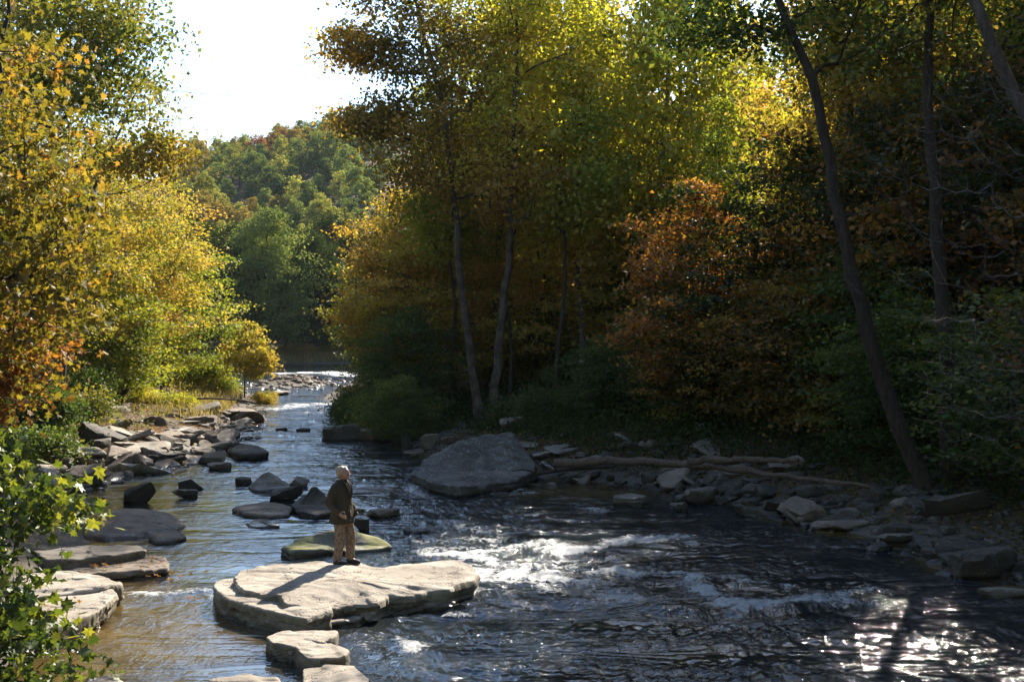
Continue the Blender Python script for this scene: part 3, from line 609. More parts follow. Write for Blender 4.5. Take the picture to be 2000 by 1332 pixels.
# gravel: far bar and left spit, one mass each
LOW = []
for k in range(8):
    m_ = rock_mesh(300 + k, 2, planes=7); a_ = np.empty(len(m_.vertices) * 3); m_.vertices.foreach_get('co', a_); LOW.append((a_.reshape(-1, 3), ICO[2][1])); bpy.data.meshes.remove(m_)
def gravel(name, n, fn, s0, s1, mat, label, seed):
    r = np.random.RandomState(seed); A_ = Acc()
    for i in range(n):
        x, y = fn(r); s = r.uniform(s0, s1) * r.uniform(0.5, 1)
        v, f = LOW[r.randint(len(LOW))]
        p = v * np.array([s * r.uniform(0.8, 1.4), s, s * r.uniform(0.35, 0.6)])
        a = r.uniform(0, 6.3); ca, sa = math.cos(a), math.sin(a)
        p = np.c_[p[:, 0] * ca - p[:, 1] * sa + x, p[:, 0] * sa + p[:, 1] * ca + y, p[:, 2] + max(hz(x, y), -0.05) + s * 0.1]
        A_.add(p, f)
    ob(name, A_.mesh(name, False), mat=M[mat], label=label, cat='gravel', kind='stuff')
gravel('gravel_bar', 420, lambda r: (-18.2 + r.normal() * 2.2, 102 + r.normal() * 5), 0.12, 0.45, 'rock_brown', 'pale gravel bar between the two channels in the distance', 7)
gravel('gravel', 320, lambda r: (lambda y: (np.interp(y, LB[:, 0], LB[:, 1]) + 0.9 - abs(r.normal()) * 1.6, y))(r.uniform(55, 82)), 0.06, 0.22, 'rock_brown', 'brown gravel spit below the yellow bushes of the left bank', 8)
gravel('stones', 500, lambda r: (lambda y: (np.interp(y, LB[:, 0], LB[:, 1]) + 0.8 - abs(r.normal()) * 2.6, y))(r.uniform(31, 60)), 0.08, 0.4, 'rock_grey', 'small stones between the rocks of the left pile', 9)
gravel('stones', 700, lambda r: (lambda y: (np.interp(y, RB[:, 0], RB[:, 1]) - 0.6 + abs(r.normal()) * 2.4, y))(r.uniform(22, 60)), 0.08, 0.42, 'rock_dark', 'small stones on the shaded right bank', 10)
# ------------------------------------------------------------------ trees
DIA = np.array([(0, -0.5, 0), (0.36, 0.02, 0.05), (0, 0.5, 0), (-0.36, 0.02, 0.05)])
def _lobed():
    pts = []
    for a, r in [(-90, .30), (-62, .26), (-38, .50), (-18, .30), (8, .62), (32, .33), (62, .50), (75, .38), (90, .72), (105, .38), (118, .50), (148, .33), (172, .62), (198, .30), (218, .50), (242, .26)]:
        pts.append((r * math.cos(math.radians(a)) * 0.85, r * math.sin(math.radians(a)), 0.06 * math.cos(math.radians(a * 3))))
    return np.array([(0, 0, -0.03)] + pts)
LOB = _lobed()
def leaves_mesh(c, size, rs, v, up=0.8, lobed=False, hang=0.0, name='crown'):
    n = len(c)
    nrm = rs.normal(size=(n, 3)) + np.array([0, 0, up]); nrm /= np.linalg.norm(nrm, axis=1)[:, None]
    ax = rs.normal(size=(n, 3)) + np.array([0, 0, -hang]); ax -= (ax * nrm).sum(1)[:, None] * nrm; ax /= np.linalg.norm(ax, axis=1)[:, None] + 1e-9
    bx = np.cross(nrm, ax)
    T = LOB if lobed else DIA
    s = size * rs.uniform(0.65, 1.25, n)
    curl = rs.uniform(-1, 3, n)
    V = c[:, None] + s[:, None, None] * (T[None, :, 0, None] * bx[:, None] + T[None, :, 1, None] * ax[:, None] + (T[None, :, 2, None] * curl[:, None, None]) * nrm[:, None])
    k = T.shape[0]; base = (np.arange(n) * k)[:, None]
    if lobed:
        j = np.arange(1, k); f = np.stack([np.zeros(k - 1, int), j, np.roll(j, -1)], -1)
        Fc = (base[:, :, None] + f[None]).reshape(-1, 3); vv = np.repeat(v, k - 1)
    else:
        Fc = base + np.arange(4)[None]; vv = v
    return mesh(name, V.reshape(-1, 3), Fc, False, None, {'v': np.clip(vv, 0, 1)})

def grow(seed, trunk, r0, targets, rt=0.012, step=0.8, arch=0.12, arm=0.25, sink=0.0):
    """trunk (N,3) path; every target gets a branch from the nearest suitable node"""
    rs = np.random.RandomState(seed)
    tr = spline(trunk, 26); nt = len(tr)
    tr[1:, :2] += 0.35 * r0 * rs.normal(size=(nt - 1, 2)) * np.linspace(0.3, 1, nt - 1)[:, None]
    cap = len(targets) * 14 + nt + 10
    pos = np.zeros((cap, 3)); pos[:nt] = tr; par = np.arange(-1, cap - 1)
    n = nt; minz = targets[:, 2].min()
    ok0 = np.linspace(0, 1, nt) >= arm
    ok = np.zeros(cap, bool); ok[:nt] = ok0; ok[nt - 1] = True
    dist0 = np.min(np.linalg.norm(targets[:, None] - tr[None, ::3], axis=2), 1)
    br = []
    for i in np.argsort(dist0):
        t_ = targets[i]; dv = t_ - pos[:n]; d = np.linalg.norm(dv, axis=1)
        cost = d + 0.9 * np.maximum(0, -dv[:, 2] + 0.15 * d) + 0.1 * (np.arange(n) >= nt)
        cost[~ok[:n]] = 1e9
        j = int(np.argmin(cost)); L = d[j]; k = min(12, max(2, int(L / step)))
        s = np.linspace(0, 1, k + 1)[1:, None]
        q = pos[j] + (t_ - pos[j]) * s + np.array([0, 0, 1.0]) * np.sin(math.pi * s) * arch * L + rs.normal(size=(k, 3)) * 0.045 * L * np.sin(math.pi * s * 0.9)
        if sink: q[:, 2] -= sink * L * (s[:, 0] ** 2)
        ids = np.arange(n, n + k); pos[ids] = q; par[ids] = np.r_[j, ids[:-1]]; ok[ids] = True
        br.append((j, ids)); n += k
    cnt = np.zeros(n); 
    for _, ids in br: cnt[ids[-1]] += 1
    for a in range(n - 1, 0, -1): cnt[par[a]] += cnt[a]
    rad = rt * np.sqrt(np.maximum(cnt[:n], 1))
    hh = np.linspace(0, 1, nt); rad[:nt] = r0 * (1 - 0.80 * hh ** 0.9); rad[0] *= 1.5; rad[1] *= 1.15
    for _, ids in br:
        for a in ids: rad[a] = min(rad[a], rad[par[a]] * (0.75 if par[a] < nt else 0.97))
    return pos[:n], rad, par[:n], br, nt

def tree_parts(seed, trunk, r0, targets, leaf, per, spread, flat=0.45, rt=0.012, step=0.8, arch=0.12, arm=0.25, nlimb=6, lobed=False, up=0.8, hang=0.0, twigs=3, vbias=0.0, sink=0.0, sides=10, bare=False, vfun=None):
    rs = np.random.RandomState(seed + 1)
    pos, rad, par, br, nt = grow(seed, trunk, r0, targets, rt, step, arch, arm, sink)
    tv, tf = tube(pos[:nt], rad[:nt], sides)
    tv = tv + (0.10 * r0) * vn(tv * 3.0, seed)[:, None] * rs.uniform(-1, 1, (1, 3))
    parts = {'trunk': mesh('trunk', tv, tf)}
    prim = sorted([b for b in br if b[0] < nt], key=lambda b: -rad[b[1][0]])[:nlimb]
    pid = {id(b) for b in prim}; limbs = []
    for b in prim:
        ids = np.r_[b[0], b[1]]; r_ = rad[ids].copy(); r_[0] = r_[1]
        limbs.append(mesh('limb', *tube(pos[ids], r_, 6)))
    A_ = Acc()
    for b in br:
        if id(b) in pid: continue
        ids = np.r_[b[0], b[1]]; r_ = rad[ids].copy(); r_[0] = r_[1]; r_[-1] *= 0.5
        A_.add(*tube(pos[ids], r_, 5 if r_[1] > 0.05 else 3))
    tips = np.array([pos[b[1][-1]] for b in br]); prev = np.array([pos[b[1][-2]] if len(b[1]) > 1 else pos[b[0]] for b in br])
    n = len(tips)
    if twigs:
        for k in range(twigs):
            e = tips + rs.normal(size=(n, 3)) * spread * np.array([1, 1, flat]) - np.array([0, 0, sink * 0.6 * spread])
            s0 = tips + (prev - tips) * rs.uniform(0, 0.8, (n, 1))
            d = e - s0; nn = np.cross(d, rs.normal(size=(n, 3))); nn /= np.linalg.norm(nn, axis=1)[:, None] + 1e-9
            m2 = np.cross(d, nn); m2 /= np.linalg.norm(m2, axis=1)[:, None] + 1e-9
            rr = rt * 0.6
            vv = np.stack([s0 + nn * rr, s0 - nn * rr * 0.5 + m2 * rr * 0.8, s0 - nn * rr * 0.5 - m2 * rr * 0.8, e], 1).reshape(-1, 3)
            bs = (np.arange(n) * 4)[:, None]
            A_.add(vv, np.vstack([bs + np.array([[0, 1, 3]]), bs + np.array([[1, 2, 3]]), bs + np.array([[2, 0, 3]])]))
    parts['branches'] = A_.mesh('branches'); parts['limb'] = limbs
    if not bare:
        idx = np.repeat(np.arange(n), per); m = len(idx)
        cl = rs.rand(n)
        off = rs.normal(size=(m, 3)) * spread * np.array([1, 1, flat])
        off[:, 2] -= 0.25 * spread * flat * (off[:, 0] ** 2 + off[:, 1] ** 2) / spread ** 2
        c = tips[idx] + off + (prev - tips)[idx] * rs.uniform(-0.1, 0.7, (m, 1))
        if sink: c[:, 2] -= rs.uniform(0, 1, m) * sink * spread * 1.2
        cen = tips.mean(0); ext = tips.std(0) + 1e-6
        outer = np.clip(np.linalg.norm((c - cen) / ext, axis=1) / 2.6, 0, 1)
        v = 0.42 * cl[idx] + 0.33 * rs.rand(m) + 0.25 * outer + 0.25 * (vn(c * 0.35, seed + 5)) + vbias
        if vfun is not None: v = v + vfun(c)
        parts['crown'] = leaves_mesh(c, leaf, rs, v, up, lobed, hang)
    return parts
def put_tree(parts, loc, rz=0, mats=('bark', 'gold'), label=None, group=None, scale=1.0, name='tree', cat='tree', limbs=True):
    r = ob(name, None, loc=loc, rz=rz, label=label, cat=cat, group=group)
    r.scale = scale if isinstance(scale, tuple) else (scale,) * 3
    ob('trunk', parts['trunk'], r, M[mats[0]])
    if limbs:
        for me in parts['limb']: ob('limb', me, r, M[mats[0]])
    ob('branches', parts['branches'], r, M[mats[0]])
    if 'crown' in parts: ob('crown', parts['crown'], r, M[mats[1]])
    return r
def env_targets(seed, n, H, cb, R, shape='broad', lean=(0, 0), zsq=1.0):
    rs = np.random.RandomState(seed); out = []
    while len(out) < n:
        t_ = rs.uniform(0, 1)
        if shape == 'broad': f = math.sin(math.pi * min(1, (t_ * 0.88 + 0.14))) ** 0.6
        elif shape == 'tall': f = (1 - t_) ** 0.55 * (0.55 + 0.45 * min(1, t_ * 4))
        elif shape == 'low': f = math.sqrt(max(0, 1 - (t_ ** 2))) 
        if rs.rand() > f: continue
        a = rs.uniform(0, 2 * math.pi); lob = 1 + 0.28 * math.sin(3 * a + seed) + 0.2 * math.sin(5 * a + t_ * 9 + seed * 2)
        r = R * f * lob * (rs.uniform(0.0, 1) ** 0.42)
        z = cb + t_ * (H - cb)
        out.append((r * math.cos(a) + lean[0] * z, r * math.sin(a) + lean[1] * z, z))
    return np.array(out)
def ell_targets(seed, ells):
    """ells: list of (n, centre, radii)"""
    rs = np.random.RandomState(seed); o = []
    for n, c, r in ells:
        d = rs.normal(size=(n, 3)); d /= np.linalg.norm(d, axis=1)[:, None]
        o.append(np.asarray(c) + d * np.asarray(r) * (rs.rand(n, 1) ** 0.4))
    return np.vstack(o)
def straight(H, seed, lean=(0, 0), wob=0.25):
    rs = np.random.RandomState(seed); z = np.linspace(-0.4, H, 7)
    return np.c_[lean[0] * z + wob * rs.normal(size=7) * (z > 0.5), lean[1] * z + wob * rs.normal(size=7) * (z > 0.5), z]

def bush_targets(seed, n, H, R):
    q = random.Random(seed); e = []
    for k in range(7):
        a = q.uniform(0, 6.28); r = q.uniform(0.3, 1) * R; h = H * q.uniform(0.35, 0.95) * (1.1 - 0.45 * r / R)
        e.append((n // 7, (r * math.cos(a), r * math.sin(a), h * 0.55), (R * q.uniform(0.25, 0.6), R * q.uniform(0.25, 0.6), h * 0.45)))
    return ell_targets(seed, e)
V = {}
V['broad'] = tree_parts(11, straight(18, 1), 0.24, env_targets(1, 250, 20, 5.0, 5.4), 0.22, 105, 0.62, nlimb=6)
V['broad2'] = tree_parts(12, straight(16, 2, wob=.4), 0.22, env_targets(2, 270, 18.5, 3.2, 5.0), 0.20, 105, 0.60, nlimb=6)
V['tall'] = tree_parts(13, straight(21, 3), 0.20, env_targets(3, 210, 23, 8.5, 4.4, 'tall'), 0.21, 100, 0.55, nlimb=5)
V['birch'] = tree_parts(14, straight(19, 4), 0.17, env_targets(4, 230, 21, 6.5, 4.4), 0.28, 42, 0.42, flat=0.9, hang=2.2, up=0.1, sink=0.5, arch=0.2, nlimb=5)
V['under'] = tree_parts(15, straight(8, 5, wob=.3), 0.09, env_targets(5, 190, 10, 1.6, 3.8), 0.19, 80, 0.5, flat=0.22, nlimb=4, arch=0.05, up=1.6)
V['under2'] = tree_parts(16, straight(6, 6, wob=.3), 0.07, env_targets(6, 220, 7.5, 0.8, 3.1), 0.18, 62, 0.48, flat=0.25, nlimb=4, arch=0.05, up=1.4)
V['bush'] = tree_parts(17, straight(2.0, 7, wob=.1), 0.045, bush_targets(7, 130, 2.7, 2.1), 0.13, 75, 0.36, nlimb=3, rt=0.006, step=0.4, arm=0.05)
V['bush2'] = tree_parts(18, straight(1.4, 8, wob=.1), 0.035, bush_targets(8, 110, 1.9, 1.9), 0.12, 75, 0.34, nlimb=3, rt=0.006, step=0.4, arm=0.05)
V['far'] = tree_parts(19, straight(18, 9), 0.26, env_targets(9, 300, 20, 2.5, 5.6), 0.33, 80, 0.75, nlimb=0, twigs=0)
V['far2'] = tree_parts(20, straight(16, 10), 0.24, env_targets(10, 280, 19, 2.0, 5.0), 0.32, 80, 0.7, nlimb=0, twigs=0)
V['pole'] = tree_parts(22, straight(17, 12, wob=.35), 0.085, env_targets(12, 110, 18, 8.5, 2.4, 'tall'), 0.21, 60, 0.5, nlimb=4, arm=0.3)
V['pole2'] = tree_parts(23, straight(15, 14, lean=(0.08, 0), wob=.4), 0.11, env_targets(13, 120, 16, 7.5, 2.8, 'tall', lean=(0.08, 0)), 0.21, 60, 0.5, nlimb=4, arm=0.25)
# hill crowns: lumpy leaf masses, seen 200 m and more away
def hill_tree(seed, H, R):
    rs = np.random.RandomState(seed); n = 64
    t_ = rs.rand(n); a = rs.rand(n) * 6.283; f = np.sqrt(np.clip(1 - (t_ * 1.0) ** 2.2, 0, 1))
    c = np.c_[R * f * 0.8 * np.cos(a) * rs.rand(n) ** 0.35, R * f * 0.8 * np.sin(a) * rs.rand(n) ** 0.35, H * 0.3 + t_ * H * 0.62 * (0.8 + 0.4 * rs.rand(n))]
    per = 85; idx = np.repeat(np.arange(n), per); d = rs.normal(size=(len(idx), 3)); d /= np.linalg.norm(d, axis=1)[:, None]
    rr = (0.45 + 1.1 * rs.rand(n))[idx]
    p = c[idx] + d * rr[:, None] * np.array([1, 1, 0.7]) * rs.uniform(0.7, 1.1, (len(idx), 1))
    v = 0.5 * rs.rand(n)[idx] + 0.5 * rs.rand(len(idx))
    cr = leaves_mesh(p, 0.44, rs, v, 0.9)
    tv, tf = tube([(0, 0, -1), (0.1, 0, H * 0.4), (0, 0.1, H * 0.8)], [0.28, 0.2, 0.08], 6)
    return {'trunk': mesh('trunk', tv, tf), 'crown': cr}
HV = [hill_tree(50 + k, 12 + k, 4.4 + 0.5 * (k % 3)) for k in range(4)]
# ------------------------------------------------------------------ planting
R_ = random.Random(77)
def T(kind, x, y, pal, label, group=None, sc=1.0, bark='bark', rz=None, name='tree', cat='tree', z=None):
    if z is None: z = hz(x, y) - 0.05
    rz = R_.uniform(0, 6.28) if rz is None else rz
    if not isinstance(sc, tuple): sc = (sc * R_.uniform(0.95, 1.05), sc * R_.uniform(0.95, 1.05), sc)
    return put_tree(V[kind], (x, y, z), rz, (bark, pal), label, group, sc, name, cat)
# left bank
T('broad2', -21.6, 66, 'gold', 'dense golden tree hanging over the left bank, widest at mid-height', sc=(1.0, 1.0, 0.74))
T('broad2', -24.5, 60, 'gold', 'golden tree behind the rock pile with bare twigs reaching over it', sc=(1.0, 1.0, 0.98))
T('under', -20.8, 73, 'lime', 'yellow-green spreading tree at the front of the left bank', sc=1.05)
T('under2', -20.0, 61, 'lime', 'low yellow-green tree with a dark stem beside the rock pile', sc=0.95)
T('under', -22.8, 56, 'gold', 'small golden tree right behind the left rocks', sc=0.9)
T('broad', -31, 66, 'olive', 'tall olive tree rising behind the golden trees of the left bank', sc=1.1)
T('broad2', -27.5, 84, 'gold', 'golden tree farther along the left bank', sc=0.95)
T('broad', -31, 92, 'olive', 'olive tree closing the row along the left bank', sc=0.9)
T('broad2', -38, 80, 'gold', 'golden tree deep in the left wood', sc=1.1)
T('broad', -34, 104, 'green', 'green tree at the bend behind the left bank row', sc=0.8)
T('under', -27.0, 88, 'lime', 'pale green low tree at the bend of the left bank', sc=0.9)
for i, (x, y, s, p) in enumerate([(-40, 60, 1.1, 'gold'), (-46, 72, 1.2, 'olive'), (-36, 50, 1.1, 'gold'), (-30, 48, 1.0, 'olive'), (-26, 44, 0.9, 'gold'), (-43, 92, 1.1, 'gold'), (-52, 100, 1.1, 'olive'), (-24, 36, 0.85, 'olive'), (-42, 115, 0.9, 'gold'), (-21, 28, 0.8, 'gold'), (-60, 80, 1.2, 'gold')]):
    T(('broad', 'broad2', 'tall')[i % 3], x, y, p, ('golden' if p == 'gold' else 'olive green') + ' tree within the wood behind the left bank', 'trees of the wood behind the left bank', s)
for i, (x, y, s, p, l) in enumerate([(-19.2, 80, 0.8, 'lime', 'yellow-green bush at the waterline left of the small yellow tree'), (-20.4, 79, 1.1, 'lime', 'bright yellow-green bush near the tip of the left bank'), (-22.0, 76, 1.2, 'lime', 'tall yellow-green bush in the middle of the left bank'),
        (-22.6, 70, 1.1, 'gold', 'golden bush between the stems of the left bank'), (-18.2, 62, 0.7, 'lime', 'low green bush growing on the rocks of the left bank'), (-20.4, 56, 0.9, 'green', 'dark green bush at the top of the left rocks'), (-18.4, 50, 0.9, 'olive', 'olive bush behind the middle of the left rocks'),
        (-17.0, 43, 1.0, 'green', 'dark green bush above the largest dark block'), (-16.2, 38, 1.0, 'green', 'shaded green bush at the left edge behind the foreground leaves'), (-14.8, 33, 0.9, 'green', 'green bush at the left edge beside the domed rock'), (-21, 50, 1.4, 'orange', 'orange-brown bush deep behind the left rocks'),
        (-15.2, 76, 0.45, 'gold', 'small tan bush on the gravel spit'), (-13.4, 29, 0.8, 'olive', 'olive bush on the bank behind the left ledges')]):
    T('bush' if i % 2 else 'bush2', x, y, p, l, None, s * 1.1, name='bush', cat='bush')
# small yellow tree on the spit
tt = ell_targets(5, [(85, (0, 0, 3.1), (1.7, 1.5, 1.9)), (30, (0.9, 0, 2.2), (1.2, 1, 1.0))])
put_tree(tree_parts(61, [(0, 0, -0.3), (0.05, 0, 1.5), (0.1, 0, 4.6)], 0.06, tt, 0.22, 34, 0.30, rt=0.006, step=0.4, lobed=False, nlimb=3), (-17.0, 78, hz(-17, 78)), 0, ('bark', 'gold'), 'small golden yellow tree with airy leaves at the tip of the left bank')
# big dark-green tree whose boughs enter at the top left
tt = ell_targets(6, [(230, (-0.5, 0, 15), (5.5, 5, 5.5)), (70, (3.6, -2, 13.5), (3.0, 2.0, 3.2)), (26, (5.0, -2, 9.9), (1.6, 1.6, 0.8))])
put_tree(tree_parts(62, [(0, 0, -0.4), (0.5, 0, 5), (0.2, 0, 10), (0.6, 0, 17)], 0.30, tt, 0.19, 90, 0.55, hang=0.9, nlimb=7), (-18.0, 45, hz(-18, 45)), 0, ('bark_dark', 'olive'), 'large olive-green tree whose boughs stand against the sky at top left')
# bare crown leaning out over the river
tt = ell_targets(7, [(110, (2.6, 0, 11.6), (3.4, 2.2, 4.2)), (40, (4.3, 0, 13.5), (2.0, 1.2, 2.6))])
put_tree(tree_parts(63, [(0, 0, -0.4), (0.3, 0, 5), (1.3, 0, 9), (3.4, 0, 14)], 0.17, tt, 0.13, 9, 0.7, rt=0.009, flat=0.9, arch=-0.1, nlimb=7, twigs=5), (-19.5, 53, hz(-19.5, 53)), 0, ('bark', 'gold'), 'nearly bare tree spreading grey twigs against the sky right of the large olive-green one')
# near orange tree with large lobed leaves, left edge
tt = ell_targets(8, [(170, (0, 0, 8.5), (2.6, 2.4, 5.2)), (60, (1.6, -0.5, 6.3), (1.7, 1.4, 2.6)), (55, (0.2, 0, 4.2), (2.0, 1.6, 1.8))])
put_tree(tree_parts(64, [(-0.8, 0, -0.5), (-0.4, 0, 3.5), (0.2, 0, 7), (0.8, 0, 12.5)], 0.14, tt, 0.19, 19, 0.42, lobed=True, nlimb=6, rt=0.008, up=0.5, vbias=0.05), (-11.3, 26, hz(-11.3, 26)), 0, ('bark_dark', 'mixed'), 'orange tree with large lobed leaves filling the left edge')
tt = ell_targets(9, [(130, (0, 0, 9), (2.6, 2.4, 5.0)), (70, (0.8, 0, 5.2), (2.6, 1.6, 2.2))])
put_tree(tree_parts(65, [(-0.8, 0, -0.5), (-0.3, 0, 4), (-0.6, 0, 12)], 0.13, tt, 0.20, 20, 0.45, lobed=True, nlimb=5, rt=0.008, vbias=0.05), (-13.6, 31.5, hz(-13.6, 31.5)), 0, ('bark', 'olive'), 'olive and yellow tree right behind the orange tree at the left edge')
tt = ell_targets(10, [(110, (0, 0, 3.6), (2.0, 1.6, 1.8))])
put_tree(tree_parts(66, [(0, 0, -0.3), (0.2, 0, 2), (0.5, 0, 5)], 0.05, tt, 0.19, 34, 0.4, lobed=True, nlimb=3, rt=0.006), (-12.6, 28.3, hz(-12.6, 28.3)), 0, ('bark_dark', 'orange'), 'low rust-orange sapling with thin dark stems at the left edge', name='sapling')
# foreground leafy sapling at lower left
ft = ell_targets(11, [(80, (0.15, 0, 1.9), (0.95, 0.9, 1.1)), (42, (0.55, 0, 1.25), (0.75, 0.6, 0.7)), (16, (0.9, 0, 2.75), (0.5, 0.5, 0.3)), (40, (-0.2, 0, 3.0), (0.8, 0.6, 0.8)), (30, (0.1, 0, 0.5), (0.7, 0.5, 0.5))])
put_tree(tree_parts(67, [(-0.5, 0, -0.6), (-0.3, 0, 1), (0, 0, 3.4)], 0.035, ft, 0.15, 15, 0.20, lobed=True, nlimb=4, rt=0.004, step=0.25, up=0.7, twigs=2, vbias=-0.02), (-5.75, 12.6, 0.15), 0, ('bark_dark', 'freshgreen'), 'nearest green sapling with large maple-like leaves at the lower left', name='sapling')
# far shore: dark green wall of trees
r = random.Random(9)
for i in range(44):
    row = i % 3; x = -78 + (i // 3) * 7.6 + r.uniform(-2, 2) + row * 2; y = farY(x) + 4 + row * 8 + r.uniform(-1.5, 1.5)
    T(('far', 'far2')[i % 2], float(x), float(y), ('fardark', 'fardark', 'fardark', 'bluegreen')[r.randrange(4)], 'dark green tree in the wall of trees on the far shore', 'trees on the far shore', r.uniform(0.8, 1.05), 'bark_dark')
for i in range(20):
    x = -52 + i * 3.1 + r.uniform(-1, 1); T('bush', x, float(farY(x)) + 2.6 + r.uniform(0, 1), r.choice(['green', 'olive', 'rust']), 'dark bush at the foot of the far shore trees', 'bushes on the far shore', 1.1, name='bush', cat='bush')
# hillside
hill_n = 0
words = {'bluegreen': 'bluish green', 'hillolive': 'olive', 'hillgold': 'golden', 'hillred': 'reddish', 'green': 'dark green'}
for iy, y0 in enumerate(np.arange(190, 452, 9.6)):
    xa, xb = (340 - 1000) / F * y0, (748 - 1000) / F * y0
    for ix, x0 in enumerate(np.arange(xa, xb, 6.3)):
        x = x0 + r.uniform(-2.8, 2.8) + (iy % 2) * 3.5; y = y0 + r.uniform(-3, 3)
        nv = float(vn(np.array([[x * 0.03, y * 0.03, 2.0]]), 3)[0]) + r.gauss(0, 0.35)
        pal = 'bluegreen' if nv < -0.28 else 'hillolive' if nv < 0.22 else 'hillgold' if nv < 0.65 else 'hillred'
        if hill_n >= 298: break
        h = HV[r.randrange(4)]; s = r.uniform(0.6, 0.9)
        side = 'left' if x < (xa + xb) / 2 else 'right'
        where = 'near the foot of' if y < 260 else 'half way up' if y < 350 else 'near the ridge of'
        o = ob('hillside_tree', None, loc=(x, y, hz(x, y) - 0.5), rz=r.uniform(0, 6), label='%s round-crowned tree %s the far hillside, %s of the middle' % (words[pal], where, side), cat='tree', group='trees on the far hillside')
        o.scale = (s * r.uniform(0.85, 1.25), s * r.uniform(0.85, 1.25), s * r.uniform(0.75, 1.15))
        ob('trunk', h['trunk'], o, M['bark_dark']); ob('crown', h['crown'], o, M[pal]); hill_n += 1
print('hill trees', hill_n)
# grass on the far shore and left bank
def grass(name, n, fn, h0, h1, mat, label, seed, w=0.03):
    rs = np.random.RandomState(seed); b = np.array([fn(rs) for _ in range(n)]); z = height(b[:, 0], b[:, 1])
    hgt = rs.uniform(h0, h1, n); a = rs.rand(n) * 6.283; ln = rs.normal(size=(n, 2)) * 0.35 * hgt[:, None]
    base = np.c_[b, z - 0.03]; dx = np.c_[np.cos(a), np.sin(a), 0 * a] * w
    mid = base + np.c_[ln * 0.35, hgt * 0.6]; tip = base + np.c_[ln, hgt]
    vv = np.stack([base - dx, base + dx, mid + dx * 0.7, mid - dx * 0.7, tip], 1).reshape(-1, 3); bs = (np.arange(n) * 5)[:, None]
    me = mesh(name, vv, [bs + np.array([[0, 1, 2, 3]]), bs + np.array([[3, 2, 4]])], False, None, {'v': np.r_[rs.rand(n), rs.rand(n)]})
    ob(name, me, mat=M[mat], label=label, cat='grass', kind='stuff')
M['straw'] = leaf_mat('dry_grass', [(0, (0.12, 0.11, 0.035)), (0.5, (0.30, 0.23, 0.09)), (1, (0.46, 0.34, 0.14))], 0.4)
grass('grass', 9000, lambda q: (lambda x: (x, farY(x) + 0.3 + abs(q.normal()) * 1.6))(q.uniform(-60, -5)), 0.6, 1.5, 'straw', 'dry tan grass along the far shore', 1, 0.05)
grass('grass', 1800, lambda q: (lambda y: (np.interp(y, LB[:, 0], LB[:, 1]) - 1.2 - abs(q.normal()) * 2.2, y))(q.uniform(56, 82)), 0.2, 0.7, 'straw', 'dry grass on the sunny left bank below the golden trees', 2, 0.02)
def rim(q):
    g = G(q.uniform(120, 325), 1090 + q.normal() * 3, 0.25); return (g[0], g[1])
grass('grass', 500, rim, 0.10, 0.26, 'olive', 'tufts of grass along the rim of the upper left ledge', 3, 0.006)
o = bpy.data.objects['grass.002']; 
# right bank: forked pale tree
tt = ell_targets(21, [(110, (-2.4, 0, 13), (2.8, 3, 4.6)), (60, (-4.9, 0, 15.6), (1.9, 1.8, 0.9)), (46, (-4.7, 0, 12.6), (2.0, 1.6, 1.0)), (90, (-1.5, 0, 17), (4.2, 3.5, 4)), (50, (-4, 0, 19), (3, 3, 2)), (60, (1.2, 0, 10), (2.5, 3, 2.5))])
pa = tree_parts(71, [(0, 0, -0.5), (-0.5, 0, 2.5), (-0.9, 0, 6), (-1.4, 0, 12), (-2.7, 0, 17), (-3.6, 0, 21)], 0.20, tt, 0.19, 62, 0.5, nlimb=9, lobed=False, vbias=-0.02, arm=0.35, rt=0.011)
root = put_tree(pa, (-1.3, 52, hz(-1.3, 52)), 0, ('bark_pale', 'rust'), 'tall forked pale-trunked tree with rust leaves reaching left over the river')
tt = ell_targets(22, [(130, (1.8, 0, 17.5), (3.6, 3, 4)), (40, (0.5, 0, 12), (3, 3, 2.5))])
pb = tree_parts(72, [(0.45, 0.2, -0.5), (0.7, 0.2, 2.5), (1.1, 0.2, 6), (1.35, 0.2, 11), (1.5, 0.2, 16), (1.7, 0.2, 20)], 0.21, tt, 0.18, 62, 0.5, nlimb=8, arm=0.45)
ob('trunk', pb['trunk'], root, M['bark_pale']); [ob('limb', m_, root, M['bark_pale']) for m_ in pb['limb']]; ob('branches', pb['branches'], root, M['bark_pale']); ob('crown', pb['crown'], root, M['yellow'])
